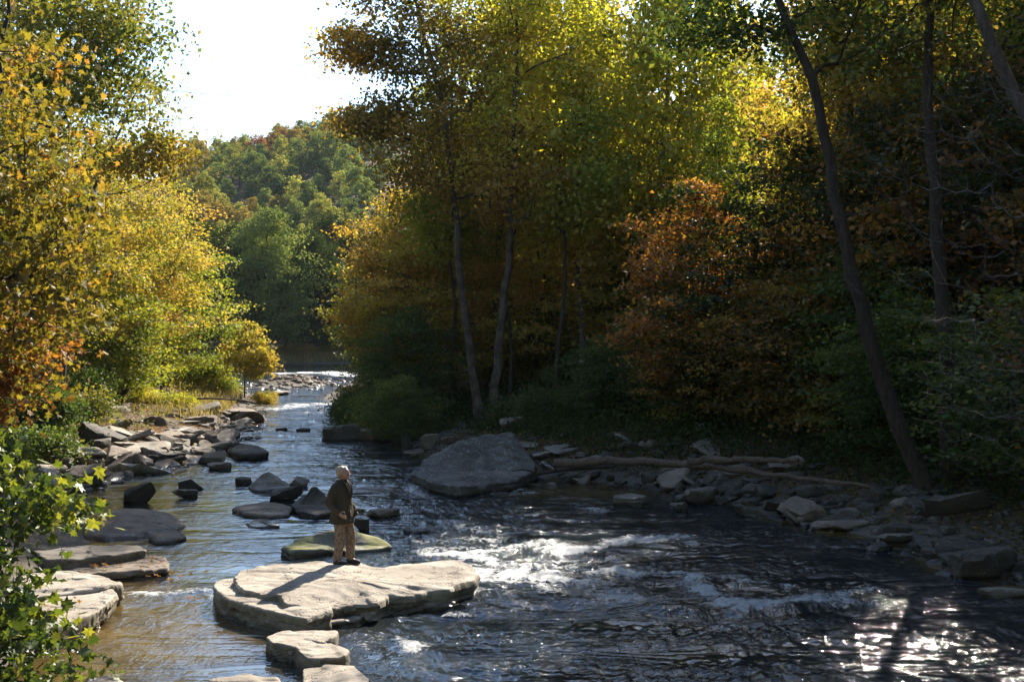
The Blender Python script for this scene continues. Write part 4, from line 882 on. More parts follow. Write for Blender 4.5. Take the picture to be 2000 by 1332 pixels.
# rust young trees at the tip of the right bank
T('under', -6.2, 66, 'rust', 'slender rust and gold tree at the tip of the right bank', sc=(0.85, 0.85, 1.15))
T('under', -5.0, 62, 'rust', 'rust-brown tree standing second from the tip of the right bank', sc=(0.95, 0.95, 1.1))
T('under2', -5.9, 60, 'olive', 'olive young tree above the layered slab of the right bank', sc=0.8)
T('under2', -4.6, 54.5, 'green', 'dark green low tree left of the forked trunk', sc=0.72)
T('under', -2.8, 60, 'gold', 'golden young tree behind the dark green low tree', sc=1.1)
T('under', -7.2, 77, 'olive', 'olive tree beyond the tip of the right bank', sc=1.0)
T('broad2', -3.2, 70, 'rust', 'rust tree behind the forked tree', sc=0.8)
T('under', -3.0, 84, 'olive', 'olive tree far behind the forked tree', sc=0.9)
for i, (x, y, s, p, l) in enumerate([(-6.2, 57, 0.9, 'green', 'dark green bush hanging over the tip of the right bank'), (-5.6, 53.5, 0.9, 'green', 'dark green bush above the rounded brown rock'), (-3.6, 51, 0.6, 'green', 'low bush left of the forked trunk'), (-7.8, 63, 0.8, 'green', 'green bush at the water beyond the layered slab'),
        (1.6, 49, 0.9, 'green', 'low green bush right of the forked trunk'), (4.2, 46.5, 0.9, 'green', 'low dark bush behind the long grey slab'), (6.8, 43, 0.9, 'olive', 'olive bush at the root end of the fallen log'), (9.6, 38.5, 1.0, 'rust', 'rust bush on the dark bank left of the leaning trunks'), (8.6, 41, 0.8, 'green', 'dark green bush behind the end of the log'), (13, 33, 1.0, 'green', 'dark bush behind the leaning trunks')]):
    T('bush' if i % 2 else 'bush2', x, y, p, l, None, s * 1.15, name='bush', cat='bush')
# orange understorey in the middle right
T('under', 6.4, 42.5, 'orange', 'bright orange layered tree above the fallen log', sc=(0.78, 0.8, 0.95), z=0.6)
T('under', 9.4, 41.5, 'spray', 'green tree with orange sprays right of the bright orange layered tree', sc=(1.0, 1.0, 0.98))
T('under', 12.0, 40, 'spray', 'olive understorey tree behind the leaning trunk', sc=1.05)
T('under', 14.5, 38, 'spray', 'green and orange understorey tree at the right behind the straight trunk', sc=1.1)
T('under2', 10.8, 36.5, 'green', 'low green tree just left of the leaning trunk', sc=0.8)
T('under2', 8.2, 38.8, 'rust', 'low rust tree at the water left of the leaning trunk', sc=0.7)
T('under', 17.5, 36, 'spray', 'green and orange tree at the right edge behind the bare twigs', sc=1.1)
# yellow birches
T('birch', 3.2, 57, 'yellow', 'bright yellow drooping birch right of the forked tree', sc=(1.1, 1.1, 1.08), bark='bark_grey')
T('birch', 7.0, 56, 'yellow', 'second bright yellow birch, right of the first', sc=(1.1, 1.1, 1.05), bark='bark_grey')
T('birch', 8.6, 63, 'gold', 'golden birch right of the bright yellow ones', sc=1.15, bark='bark')
T('tall', -0.8, 62, 'yellow', 'tall yellow-green tree between the fork and the birches', sc=1.05)
T('broad', -0.8, 68, 'gold', 'tall golden tree directly behind the forked tree', sc=0.85)
# leaning trunks on the right
T('tall', 11.8, 43.5, 'olive', 'tall olive tree behind the leaning trunk', sc=0.95, bark='bark_dark')
T('broad', 19.2, 40.5, 'green', 'tall green tree behind the straight trunk', sc=0.95, bark='bark_dark')
tt = ell_targets(31, [(60, (-4.2, 1.0, 15.5), (3.0, 3, 2.5)), (50, (-1.5, 1, 14), (3.5, 3, 3.0)), (26, (-5.4, 0.2, 11.7), (1.8, 1.0, 0.9))])
put_tree(tree_parts(81, [(0, 0, -0.3), (-1.0, 0, 1.9), (-1.9, 0, 4.4), (-2.5, 0, 6.9), (-3.0, 0, 10), (-4.0, 0, 12.5), (-5.5, 0, 16.5)], 0.24, tt, 0.17, 60, 0.5, nlimb=8, arm=0.55), (10.5, 30, 0.25), 0, ('bark_dark', 'green'), 'dark trunk leaning left from the right bank, curved like a bow')
tt = ell_targets(32, [(170, (0, 1.0, 15.5), (4.2, 4, 4.0))])
put_tree(tree_parts(82, [(0, 0, -0.3), (-0.1, 0, 4), (-0.5, 0, 9), (-0.7, 0, 17)], 0.24, tt, 0.17, 70, 0.5, nlimb=6, arm=0.5), (10.9, 30.6, 0.3), 0, ('bark_dark', 'olive'), 'straight dark trunk growing from the same spot as the leaning one')
tt = ell_targets(33, [(120, (-5, 1.0, 15.5), (3.5, 3, 2.5))])
put_tree(tree_parts(83, [(0, 0, -0.3), (-0.9, 0, 5), (-2.6, 0, 9), (-4.2, 0, 12.0), (-6, 0, 16)], 0.24, tt, 0.17, 60, 0.5, nlimb=6, arm=0.6), (12.9, 25.5, hz(12.9, 25.5)), 0, ('bark', 'orange'), 'thick trunk crossing the top right corner')
tt = ell_targets(34, [(150, (0, 0.0, 14), (4, 3, 4.0))])
put_tree(tree_parts(84, [(0, 0, -0.3), (-0.3, 0, 4), (-2.0, 0, 9.5), (-4.2, 0, 13.5)], 0.19, tt, 0.17, 60, 0.5, nlimb=6, arm=0.5), (17.3, 37, hz(17.3, 37)), 0, ('bark_dark', 'lime'), 'slender dark trunk arching left behind the straight trunk')
# bare twiggy trees, right edge
for i, (x, y, tg, l) in enumerate([(12.4, 24.5, [(230, (-3.6, 0, 6.8), (3.0, 1.6, 3.0)), (110, (-2.6, -0.5, 3.6), (2.4, 1.5, 1.6))], 'bare tree with long pale twigs reaching in from the right edge'),
                                  (11.2, 21.5, [(110, (-2.4, 0, 3.4), (1.9, 1.0, 1.7))], 'low bare shrub with thin arching twigs at the lower right edge'),
                                  (14.5, 30, [(150, (-3.0, 0, 10), (3.4, 1.6, 3.4))], 'bare tree with dark arching branches at the upper right')]):
    tt = ell_targets(40 + i, tg)
    put_tree(tree_parts(90 + i, [(0, 0, -0.3), (-0.2, 0, 3), (-0.5, 0, 8)], 0.10, tt, 0.1, 1, 0.6, rt=0.0026, flat=0.5, arch=-0.16, nlimb=6, twigs=3, arm=0.1, bare=True, step=0.4), (x, y, hz(x, y)), 0, ('bark_grey', 'gold'), l, name='bare_tree')
for i, (x, y, p, sc_, l) in enumerate([(5.4, 43.2, 'green', 0.62, 'low dark tree hanging over the long fallen log'), (9.6, 38.0, 'spray', 0.7, 'low tree with orange sprays over the end of the fallen log'), (10.8, 33.4, 'green', 0.6, 'low dark tree between the water and the leaning trunk'), (3.0, 45.2, 'green', 0.42, 'low dark tree behind the big grey boulder'),
        (12.4, 28.0, 'green', 0.7, 'low dark tree right of the paired trunks'), (13.6, 26.5, 'spray', 0.8, 'low orange-sprayed tree behind the big dark boulder'), (7.0, 40.4, 'spray', 0.6, 'low orange-sprayed tree directly above the fallen log'), (-4.6, 50.2, 'green', 0.4, 'dark shrubby tree left of the fork at the water')]):
    T('under2', x, y, p, l, None, (sc_ * 1.25, sc_ * 1.1, sc_), 'bark_dark')
for i, (x, y, k) in enumerate([(-0.2, 56, 1.0), (1.8, 53, 1.0), (4.9, 60, 0.8), (3.7, 68, 1.0), (8.8, 51, 0.7), (12.6, 52, 0.8), (1.0, 64, 1.0), (-2.6, 57, 0.95)]):
    T(('pole', 'pole2')[i % 2], x, y, ('gold', 'lime', 'yellow')[i % 3], ('straight' if i % 2 == 0 else 'leaning') + ' thin dark-stemmed tree ' + ('left of the forked tree' if x < -1.5 else 'between the forked tree and the birches' if x < 3 else 'among the birches' if x < 7 else 'right of the birches'), 'thin-stemmed trees of the right bank wood', k, 'bark_dark')
for i in range(22):
    q = random.Random(400 + i); y = q.uniform(58, 80); x = q.uniform(0, 0.24 * y)
    T(('bush', 'bush2')[i % 2], x, y, q.choice(['green', 'fardark', 'olive']), 'dark bush on the floor of the right bank wood', 'bushes on the floor of the right bank wood', q.uniform(1.0, 1.6), name='bush', cat='bush')
# the wood behind
for i, (x, y, p, l) in enumerate([(2.5, 72, 'green', 'dark young tree seen between the two trunks of the fork'), (6, 76, 'olive', 'olive young tree deep behind the birches'), (9.5, 80, 'green', 'dark green young tree deep behind the birches'), (0.0, 78, 'green', 'dark green young tree deep behind the fork'), (13, 74, 'olive', 'olive young tree deep behind the golden birch'),
        (4, 88, 'green', 'far dark tree closing the gap under the birches'), (-1.5, 90, 'green', 'far dark tree closing the gap left of the birches'), (10, 92, 'green', 'far dark tree closing the gap right of the birches')]):
    T(('under', 'under2')[i % 2] if i < 5 else 'far2', x, y, p, l, None, 1.0 if i < 5 else 0.55, 'bark_dark')
r = random.Random(21); cnt = 0; placed = []
for k in range(900):
    y = r.uniform(44, 118); x = r.uniform(-8, 0.50 * y + 8)
    rb = np.interp(y, RB[:, 0], RB[:, 1])
    if x < rb + 4.5 or (y < 125 and x < 2.5) or (13 < x < 18.8 and y < 57) or (y < 56 and x < 12) or (y < 62 and x < 3): continue
    if any((x - a) ** 2 + (y - b) ** 2 < (3.4 + 0.02 * y) ** 2 for a, b in placed): continue
    placed.append((x, y))
    if len(placed) > 92: break
for i, (x, y) in enumerate(placed):
    kd = r.choice(['broad', 'broad2', 'tall', 'tall', 'birch'])
    if y < 86 and 1 < x - 0.37 * (y - 56) < 17: kd = r.choice(['under', 'under', 'under2'])
    if x < 12: pal = r.choice(['lime', 'gold', 'gold', 'rust', 'yellow'])
    elif x < 24: pal = r.choice(['lime', 'olive', 'gold', 'orange', 'gold'])
    else: pal = r.choice(['orange', 'olive', 'green', 'green', 'lime'])
    wd = {'lime': 'yellow-green', 'gold': 'golden', 'olive': 'olive', 'rust': 'rust-brown', 'green': 'green', 'orange': 'orange', 'yellow': 'yellow'}[pal]
    T(kd, x, y, pal, '%s-leaved tree within the dark wood of the right bank' % wd, 'trees of the wood on the right bank', r.uniform(0.88, 1.12), r.choice(['bark', 'bark_dark']))
for i in range(34):
    y = r.uniform(50, 80); x = r.uniform(np.interp(y, RB[:, 0], RB[:, 1]) + 4, 0.45 * y)
    pal = r.choice(['green', 'olive', 'rust', 'green', 'orange']) if x > 8 else 'green'
    if x < 7: continue
    T(r.choice(['under', 'under2']), float(x), y, pal, 'shaded young tree under the canopy of the right bank', 'young trees under the canopy of the right bank', r.uniform(0.7, 1.0), 'bark_dark')
for i, (x, y, s) in enumerate([(15.5, 17, 0.95), (17, 11, 1.0), (18, 4, 1.0), (22, 14, 1.0), (20, 33, 1.0), (24, 38, 1.1), (21.5, 43, 1.05), (22, 46, 1.05), (27, 44, 1.1), (20, 51, 1.0), (21, 27, 1.0), (19, 22, 0.9), (28, 32, 1.1), (14.5, 22, 0.9), (13.8, 13, 0.85), (32, 40, 1.1), (26, 24, 1.0), (34, 30, 1.1), (23.5, 36, 0.8)]):  # the nearest, out of view, are added to keep sky and sun off the bank
    T(('broad', 'tall', 'broad2')[i % 3], x, y, r.choice(['green', 'olive', 'orange', 'rust']), 'tree standing close together at the dark right edge of the wood, nearest ones added unseen to block sky', 'trees at the right edge of the wood', s, 'bark_dark')

# unseen trees added behind and beside the camera to block sky light
for i, (x, y, s_) in enumerate([(-14, 12, 0.8), (-17, 3, 1.0), (-15, -8, 1.0), (-8, -14, 1.0), (0, -16, 1.0), (8, -14, 1.0), (15, -8, 1.0), (-20, 20, 1.0), (14, -2, 0.9), (-24, -4, 1.1), (4, -24, 1.1), (-6, -26, 1.1), (16, -20, 1.1), (-18, -20, 1.1)]):
    T(('broad', 'broad2')[i % 2], x, y, ('olive', 'green', 'gold')[i % 3], 'unseen tree added beside and behind the viewpoint to block sky light', 'added sky-blocking trees around the viewpoint', s_)
# ground cover and leaf litter of the right and left banks
def cover(name, n, side, y0, y1, d0, d1, size, mat, up, hmax, label, seed, lob=False, clump=0.5, tilt_=0):
    rs = np.random.RandomState(seed); nc_ = n // 40
    y = rs.uniform(y0, y1, nc_); d = d0 + (d1 - d0) * rs.rand(nc_) ** 1.2
    x = np.interp(y, RB[:, 0], RB[:, 1]) + d if side > 0 else np.interp(y, LB[:, 0], LB[:, 1]) - d
    i_ = np.repeat(np.arange(nc_), 40); px = x[i_] + rs.normal(size=len(i_)) * clump; py = y[i_] + rs.normal(size=len(i_)) * clump
    hh = hmax * rs.rand(nc_)[i_] * rs.rand(len(i_)); z = height(px, py) + 0.02 + hh; k = height(px, py) > 0.12
    c = np.c_[px, py, z][k]
    ob(name, leaves_mesh(c, size, rs, (0.5 * rs.rand(nc_)[i_] + 0.5 * rs.rand(len(i_)))[k], up, lob), mat=M[mat], label=label, cat=name.replace('_', ' '), kind='stuff')
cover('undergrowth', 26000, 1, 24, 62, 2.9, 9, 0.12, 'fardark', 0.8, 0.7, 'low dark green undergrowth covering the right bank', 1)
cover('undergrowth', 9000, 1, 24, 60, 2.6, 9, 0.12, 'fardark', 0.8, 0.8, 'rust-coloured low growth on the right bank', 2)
cover('leaf_litter', 22000, 1, 22, 62, 0.2, 9, 0.11, 'rust', 5, 0.03, 'brown fallen leaves on the ground of the right bank', 3, clump=0.9)
cover('leaf_litter', 14000, -1, 28, 84, 0.5, 9, 0.11, 'orange', 5, 0.03, 'brown fallen leaves on the ground of the left bank', 4, clump=0.9)
cover('undergrowth', 5000, -1, 30, 82, 3.2, 9, 0.12, 'olive', 0.8, 0.7, 'low green and yellow undergrowth behind the left rocks', 5)
bpy.context.view_layer.update()
# ------------------------------------------------------------------ air
import bmesh
bm = bmesh.new(); bmesh.ops.create_cube(bm, size=1); me = bpy.data.meshes.new('haze'); bm.to_mesh(me); bm.free()
hzm = bpy.data.materials.new('haze'); hzm.use_nodes = True; ht = hzm.node_tree; ht.nodes.clear()
ho = ht.nodes.new('ShaderNodeOutputMaterial'); hv_ = ht.nodes.new('ShaderNodeVolumePrincipled'); hv_.inputs['Color'].default_value = (0.80, 0.90, 1.0, 1); hv_.inputs['Density'].default_value = 0.00008; hv_.inputs['Anisotropy'].default_value = 0.0
ht.links.new(hv_.outputs[0], ho.inputs['Volume'])
hb = ob('haze', me, mat=hzm, loc=(0, 1900, 70), kind='stuff', label='thin bluish haze over the river valley'); hb.scale = (6200, 4600, 160)
# ------------------------------------------------------------------ logs, wires, litter
def log(name, pts, r0, r1, mat, label, cat='log', n=30, sides=10, seed=1, stubs=(), zs=None):
    q = spline(pts, n); rs = np.random.RandomState(seed)
    q[1:-1] += rs.normal(size=(n - 2, 3)) * r0 * 0.12
    v, f = tube(q, np.linspace(r0, r1, n), sides); v = v + r0 * 0.25 * vn(v * 4, seed)[:, None] * np.array([0, 0.3, 1])
    ce = v[:sides].mean(0); v = np.vstack([v, ce]); A_ = Acc(); A_.add(v, f)
    k = np.arange(sides); A_.f3.append(np.stack([np.full(sides, len(v) - 1), (k + 1) % sides, k], -1))
    root = ob(name, A_.mesh('log'), mat=M[mat], label=label, cat=cat)
    for (a, b, r) in stubs:
        sv, sf = tube(spline([a, (np.array(a) + b) / 2 + [0, 0, 0.1], b], 8), np.linspace(r, r * 0.4, 8), 6); ob('branch', mesh('branch', sv, sf), root, M[mat])
    return root
def PZ(px, py, z): return G(px, py, z)
log('fallen_log', [PZ(1085, 905, 0.6), PZ(1180, 899, 0.78), PZ(1300, 903, 0.88), PZ(1420, 916, 0.92), PZ(1540, 932, 0.9), PZ(1700, 950, 0.8)], 0.14, 0.05, 'bark_log', 'long bare fallen log lying across the rocks of the right bank', stubs=[(PZ(1220, 902, 0.55), PZ(1120, 930, 0.2), 0.06), (PZ(1240, 905, 0.5), PZ(1130, 922, 0.3), 0.05)])
log('fallen_log', [PZ(1345, 900, 1.1), PZ(1450, 898, 1.2), PZ(1560, 900, 1.3)], 0.11, 0.06, 'bark_log', 'shorter pale log just behind the right end of the long one', seed=2)
log('branch', [PZ(935, 952, 0.1), PZ(985, 935, 0.25), PZ(1050, 925, 0.35), PZ(1130, 915, 0.45), PZ(1200, 911, 0.5)], 0.035, 0.06, 'bark_dark', 'forked dark branch reaching into the water left of the long log', cat='branch', seed=3, sides=7, stubs=[(PZ(985, 935, 0.25), PZ(962, 945, 0.15), 0.03), (PZ(1050, 925, 0.35), PZ(1000, 920, 0.5), 0.03), (PZ(1090, 920, 0.4), PZ(1060, 905, 0.8), 0.025)])
log('fallen_log', [PZ(330, 782, 0.9), PZ(400, 778, 1.0), PZ(470, 781, 0.9), PZ(500, 786, 0.7)], 0.07, 0.03, 'bark', 'thin fallen stem lying along the left bank under the golden bushes', seed=4, sides=7)
log('tree_stump', [PZ(225, 800, 0.6), P(236, 770, 60), P(250, 752, 60)], 0.26, 0.16, 'bark_dark', 'dark crooked stump under the yellow-green leaves of the left bank', cat='stump', seed=5, n=12)
M['wire'] = simple('wire', (0.06, 0.06, 0.065), 0.5)
for a, b, l in [((300, 180), (800, 212), 'upper of the two thin power lines crossing the sky'), ((300, 199), (800, 232), 'lower of the two thin power lines crossing the sky')]:
    p0, p1 = P(a[0], a[1], 330), P(b[0], b[1], 330); d = p1 - p0; p0 = p0 - d * 1.0; p1 = p1 + d * 1.2
    s = np.linspace(0, 1, 40)[:, None]; q = p0 + (p1 - p0) * s; q[:, 2] -= 6 * (1 - (2 * s[:, 0] - 1) ** 2) - 5.9
    v, f = tube(q, 0.06, 5); ob('power_line', mesh('power_line', v, f), mat=M['wire'], label=l, cat='power line')
# fallen leaves on rocks
def litter(name, pts, size, label, seed, mat='orange'):
    rs = np.random.RandomState(seed); c = np.array(pts)
    ob(name, leaves_mesh(c, size, rs, rs.rand(len(c)) * 0.6 + 0.2, 5.0, True), mat=M[mat], label=label, cat='leaves', kind='stuff')
rs = np.random.RandomState(3)
def on(px, py, z, n, sx, sy): 
    g = G(px, py, z); return [(g[0] + rs.normal() * sx, g[1] + rs.normal() * sy, z + 0.035) for _ in range(n)]
litter('fallen_leaves', on(240, 1104, 0.19, 26, 0.45, 0.3) + on(330, 1130, 0.05, 16, 0.3, 0.2) + on(130, 1190, 0.38, 8, 0.4, 0.3) + on(370, 1172, 0.04, 7, 0.08, 0.08), 0.10, 'brown and orange fallen leaves on the ledges of the left bank', 5)

# ------------------------------------------------------------------ the person
def rings(secs, n=20):
    rows = []
    th = np.arange(n) * 2 * math.pi / n
    for (x, y, z, rx, ry) in secs: rows.append(np.c_[x + rx * np.cos(th), y + ry * np.sin(th), np.full(n, z)])
    V_ = np.vstack(rows); f = grid_faces(len(secs), n, True)
    a = np.mean(rows[0], 0); b = np.mean(rows[-1], 0); m = len(V_)
    V_ = np.vstack([V_, a, b]); k = np.arange(n); o_ = (len(secs) - 1) * n
    return V_, f, np.vstack([np.stack([np.full(n, m), (k + 1) % n, k], -1), np.stack([np.full(n, m + 1), o_ + k, o_ + (k + 1) % n], -1)])
def seccurve(secs, n=28):
    s = np.array(secs, float); u = np.linspace(0, len(s) - 1, n); q = np.stack([np.interp(u, np.arange(len(s)), s[:, k]) for k in range(s.shape[1])], -1)
    for _ in range(2):
        m = q.copy(); m[1:-1] = (q[:-2] + 2 * q[1:-1] + q[2:]) / 4; q = m
    return q
def capsule(A_, pts, rad, n=12, m=14):
    p = spline(pts, m); d = np.concatenate([[0], np.cumsum(np.linalg.norm(np.diff(np.asarray(pts, float), axis=0), axis=1))])
    r = np.interp(np.linspace(0, d[-1], m), d, rad)
    t0 = p[0] - p[1]; t0 /= np.linalg.norm(t0); t1 = p[-1] - p[-2]; t1 /= np.linalg.norm(t1)
    p = np.vstack([p[0] + t0 * r[0] * 0.95, p[0] + t0 * r[0] * 0.7, p, p[-1] + t1 * r[-1] * 0.7, p[-1] + t1 * r[-1] * 0.95]); r = np.r_[r[0] * 0.2, r[0] * 0.7, r, r[-1] * 0.7, r[-1] * 0.2]
    v, f = tube(p, r, n); k = np.arange(n); L = len(v)
    v = np.vstack([v, p[0], p[-1]]); A_.add(v, f)
    o_ = (len(p) - 1) * n + A_.n - len(v)
    b_ = A_.n - len(v)
    A_.f3.append(np.stack([np.full(n, b_ + L), b_ + (k + 1) % n, b_ + k], -1)); A_.f3.append(np.stack([np.full(n, b_ + L + 1), o_ + k, o_ + (k + 1) % n], -1))
def addsec(A_, secs, n=24, m=28):
    v, f4, f3 = rings(seccurve(secs, m), n); b_ = A_.n; A_.add(v, f4); A_.f3.append(f3 + b_)
def blob(A_, c, r, rot=0):
    v, f = ICO[3]; v = v * np.asarray(r); ca, sa = math.cos(rot), math.sin(rot)
    v = np.c_[v[:, 0] * ca + v[:, 2] * sa, v[:, 1], -v[:, 0] * sa + v[:, 2] * ca]; A_.add(v + np.asarray(c), f)
def skin(A_, name, voxel, smooth=3, disp=None):
    me = A_.mesh('tmp'); o = bpy.data.objects.new('tmp', me); COL.objects.link(o)
    m = o.modifiers.new('r', 'REMESH'); m.mode = 'VOXEL'; m.voxel_size = voxel; m.use_smooth_shade = True
    if smooth: s = o.modifiers.new('s', 'SMOOTH'); s.iterations = smooth; s.factor = 0.5
    dg = bpy.context.evaluated_depsgraph_get(); out = bpy.data.meshes.new_from_object(o.evaluated_get(dg)); bpy.data.objects.remove(o)
    out.name = name
    if disp is not None:
        v = np.empty(len(out.vertices) * 3); out.vertices.foreach_get('co', v); v = v.reshape(-1, 3); nn = np.empty(len(out.vertices) * 3); out.vertices.foreach_get('normal', nn)
        v = v + nn.reshape(-1, 3) * disp(v)[:, None]; out.vertices.foreach_set('co', v.ravel())
    out.polygons.foreach_set('use_smooth', np.ones(len(out.polygons), bool)); out.update(); return out
M['skin'] = simple('skin', (0.30, 0.165, 0.11), 0.5)
t = NT('grey_blond_hair'); n1 = t.noise(t.coord((1, 1, 6)), 40, 3); t.pbr(t.ramp(n1, [(0.3, (0.17, 0.13, 0.09)), (0.7, (0.48, 0.40, 0.29))]), 0.5, 0.4, t.bump(n1, 0.5, 0.01)); M['hair'] = t.m
t = NT('jacket_wool'); n1 = t.noise(t.coord(), 160, 3, 0.7); n2 = t.noise(t.coord(), 6, 3); t.pbr(t.ramp(n1, [(0.3, (0.028, 0.023, 0.015)), (0.7, (0.080, 0.064, 0.042))]), 0.9, 0.15, t.bump(t.math('ADD', n1, n2), 0.4, 0.01)); M['jacket'] = t.m
t = NT('patterned_trousers'); n1 = t.noise(t.coord(), 26, 2, 0.5, 0.8); n2 = t.noise(t.coord(), 24, 2)
c = t.ramp(n1, [(0.42, (0.13, 0.088, 0.056)), (0.48, (0.21, 0.15, 0.10)), (0.57, (0.26, 0.19, 0.13)), (0.62, (0.16, 0.11, 0.07))], 'CONSTANT'); t.pbr(c, 0.85, 0.2, t.bump(n2, 0.3, 0.02)); M['trousers'] = t.m
M['shoe'] = simple('dark_suede', (0.022, 0.017, 0.014), 0.7); M['sole'] = simple('rubber_sole', (0.02, 0.02, 0.02), 0.6); M['shirt'] = simple('dark_shirt', (0.018, 0.018, 0.02), 0.8)
M['button'] = simple('horn_button', (0.12, 0.08, 0.05), 0.3); M['lip'] = simple('lips', (0.30, 0.12, 0.10), 0.5); M['eye'] = simple('eye', (0.05, 0.035, 0.03), 0.15)
gp = G(668, 1106, RZ); pz = zrock(gp[0], gp[1])
person = ob('person', None, loc=(gp[0], gp[1], pz + 0.002), rz=math.radians(-24), label='person with short fair hair, dark wool jacket and patterned trousers standing on the flat rock', cat='person')
A_ = Acc()
# head, face, neck
blob(A_, (0.035, 0, 1.635), (0.098, 0.076, 0.108)); blob(A_, (0.068, 0, 1.585), (0.062, 0.058, 0.062)); blob(A_, (0.10, 0, 1.548), (0.026, 0.03, 0.022))
capsule(A_, [(0.125, 0, 1.632), (0.143, 0, 1.603)], [0.010, 0.015], 8, 5); blob(A_, (0.118, 0, 1.642), (0.018, 0.045, 0.012))
blob(A_, (0.122, 0, 1.571), (0.014, 0.024, 0.010))
for s in (-1, 1): blob(A_, (0.022, s * 0.077, 1.612), (0.018, 0.010, 0.032)); blob(A_, (0.095, s * 0.042, 1.600), (0.028, 0.022, 0.02))
capsule(A_, [(0.02, 0, 1.56), (-0.01, 0, 1.46), (-0.02, 0, 1.40)], [0.058, 0.056, 0.07])
addsec(A_, [(-0.02, 0, 1.46, 0.05, 0.06), (-0.015, 0, 1.42, 0.075, 0.15), (0.0, 0, 1.32, 0.10, 0.17), (0.0, 0, 1.15, 0.10, 0.15), (-0.01, 0, 1.0, 0.105, 0.155), (0, 0, 0.88, 0.11, 0.16)])
HIP = {-1: [(0, -0.09, 0.92), (0.02, -0.10, 0.50), (-0.03, -0.11, 0.09)], 1: [(0, 0.09, 0.92), (0.09, 0.12, 0.51), (0.07, 0.13, 0.09)]}
for s in (-1, 1):
    capsule(A_, HIP[s], [0.085, 0.055, 0.04]); k = HIP[s][2]; capsule(A_, [k, (k[0] + 0.13, k[1], 0.04)], [0.04, 0.03])
    arm = [(-0.015, s * 0.185, 1.40), (-0.09, s * 0.255, 1.14), (0.085, s * 0.225, 0.955)]
    capsule(A_, arm, [0.052, 0.04, 0.028])
    w_ = np.array(arm[2]); pm = w_ + [0.038, -0.020 * s, -0.045]
    capsule(A_, [w_, pm], [0.026, 0.032], 10, 6)
    for q in range(4):
        o_ = np.array([0.012, s * (0.0), 0.024 - q * 0.017]); kn = pm + o_ + [0.02, 0, -0.005]; l_ = (0.9, 1.0, 0.95, 0.75)[q]
        capsule(A_, [kn - [0.02, 0, 0], kn + np.array([0.025, -0.008 * s, -0.014]) * l_, kn + np.array([0.038, -0.022 * s, -0.038]) * l_], [0.0095, 0.009, 0.008], 8, 7)
    capsule(A_, [w_ + [0.02, -0.01 * s, 0.02], w_ + [0.05, -0.02 * s, 0.028], w_ + [0.08, -0.02 * s, 0.015]], [0.012, 0.011, 0.009], 8, 6)
body = ob('body', skin(A_, 'body', 0.0075, 2), person, M['skin'])
for s in (-1, 1): A_ = Acc(); blob(A_, (0.119, s * 0.030, 1.619), (0.008, 0.012, 0.006)); ob('eye', A_.mesh('eye'), person, M['eye'])
A_ = Acc(); blob(A_, (0.127, 0, 1.566), (0.009, 0.020, 0.006)); ob('mouth', A_.mesh('mouth'), person, M['lip'])
# hair
person.scale = (1.07, 1.07, 1.0)
A_ = Acc(); blob(A_, (-0.006, 0, 1.684), (0.100, 0.086, 0.082), 0.30); blob(A_, (-0.045, 0, 1.615), (0.058, 0.075, 0.085)); blob(A_, (0.02, 0.01, 1.728), (0.07, 0.06, 0.03), 0.05); blob(A_, (-0.055, 0, 1.66), (0.055, 0.07, 0.07))
hv = skin(A_, 'hair', 0.008, 1, lambda v: 0.010 * fbm(v * np.array([40, 40, 70]), 3, 3))
ob('hair', hv, person, M['hair'])
# jacket: open hem, collar, sleeves
A_ = Acc()
addsec(A_, [(-0.012, 0, 1.515, 0.075, 0.078), (-0.012, 0, 1.475, 0.09, 0.10), (-0.012, 0, 1.435, 0.115, 0.175), (-0.005, 0, 1.36, 0.140, 0.205), (0.0, 0, 1.22, 0.148, 0.205), (-0.005, 0, 1.08, 0.152, 0.205), (-0.005, 0, 0.96, 0.168, 0.222), (-0.008, 0, 0.84, 0.182, 0.236), (-0.008, 0, 0.75, 0.196, 0.250)], 30, 36)
for s in (-1, 1):
    capsule(A_, [(-0.015, s * 0.175, 1.405), (-0.055, s * 0.235, 1.28), (-0.10, s * 0.262, 1.13), (-0.02, s * 0.252, 1.04), (0.062, s * 0.236, 0.985)], [0.078, 0.074, 0.07, 0.064, 0.056], 16, 18)
def fold(v):
    return 0.018 * fbm(np.c_[v[:, 0] * 6, v[:, 1] * 6, v[:, 2] * 5 + v[:, 0] * 4], 5, 3) + 0.004 * fbm(v * 24, 6, 2)
jk = ob('jacket', skin(A_, 'jacket', 0.011, 2, fold), person, M['jacket'])
ob('pocket', (lambda a: (blob(a, (0.10, -0.178, 0.90), (0.085, 0.022, 0.075), 0.1), a.mesh('pocket'))[1])(Acc()), person, M['jacket'])
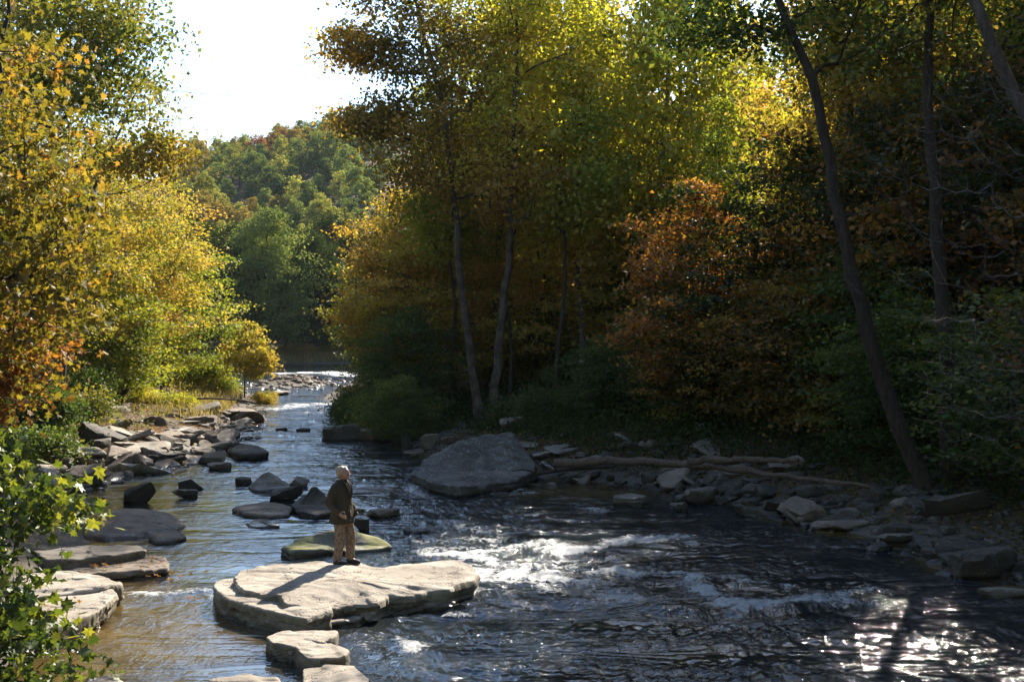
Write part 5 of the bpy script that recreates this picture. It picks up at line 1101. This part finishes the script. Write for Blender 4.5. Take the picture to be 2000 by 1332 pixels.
ob('pocket', (lambda a: (blob(a, (0.10, 0.178, 0.90), (0.085, 0.022, 0.075), 0.1), a.mesh('pocket'))[1])(Acc()), person, M['jacket'])
for s in (-1, 1):
    A_ = Acc(); capsule(A_, [(0.03, s * 0.07, 1.52), (0.115, s * 0.065, 1.44), (0.160, s * 0.045, 1.33), (0.165, s * 0.018, 1.20)], [0.018, 0.026, 0.022, 0.008], 10, 14); ob('lapel', A_.mesh('lapel'), person, M['jacket'])
A_ = Acc(); capsule(A_, [(0.05, 0, 1.50), (0.115, 0, 1.42), (0.150, 0, 1.32), (0.156, 0, 1.24)], [0.045, 0.04, 0.022, 0.008], 12, 12); ob('shirt', A_.mesh('shirt'), person, M['shirt'])
for z_ in (1.17, 1.05, 0.94): A_ = Acc(); blob(A_, (0.158 if z_ > 1 else 0.168, -0.012, z_), (0.006, 0.012, 0.012)); ob('button', A_.mesh('button'), person, M['button'])
A_ = Acc(); 
for s in (-1, 1):
    a, b, c_ = HIP[s]; capsule(A_, [a, (np.array(a) + b) / 2, b, (np.array(b) + c_) / 2, (c_[0], c_[1], 0.13)], [0.115, 0.098, 0.082, 0.078, 0.076], 16, 20)
blob(A_, (0, 0, 0.93), (0.125, 0.17, 0.10))
ob('trousers', skin(A_, 'trousers', 0.010, 2, lambda v: 0.008 * fbm(np.c_[v[:, 0] * 7, v[:, 1] * 7, v[:, 2] * 11], 8, 3)), person, M['trousers'])
for s in (-1, 1):
    k = HIP[s][2]; A_ = Acc(); capsule(A_, [(k[0] - 0.035, k[1], 0.055), (k[0] + 0.06, k[1], 0.05), (k[0] + 0.165, k[1], 0.038)], [0.044, 0.045, 0.036], 14, 10); capsule(A_, [(k[0], k[1], 0.14), (k[0] - 0.005, k[1], 0.06)], [0.048, 0.045], 12, 6)
    ob('shoe', skin(A_, 'shoe', 0.008, 2), person, M['shoe'])
    A_ = Acc(); addsec(A_, [(k[0] + 0.06, k[1], 0.0, 0.140, 0.046), (k[0] + 0.06, k[1], 0.022, 0.142, 0.048)], 20, 4); ob('sole', A_.mesh('sole'), person, M['sole'])
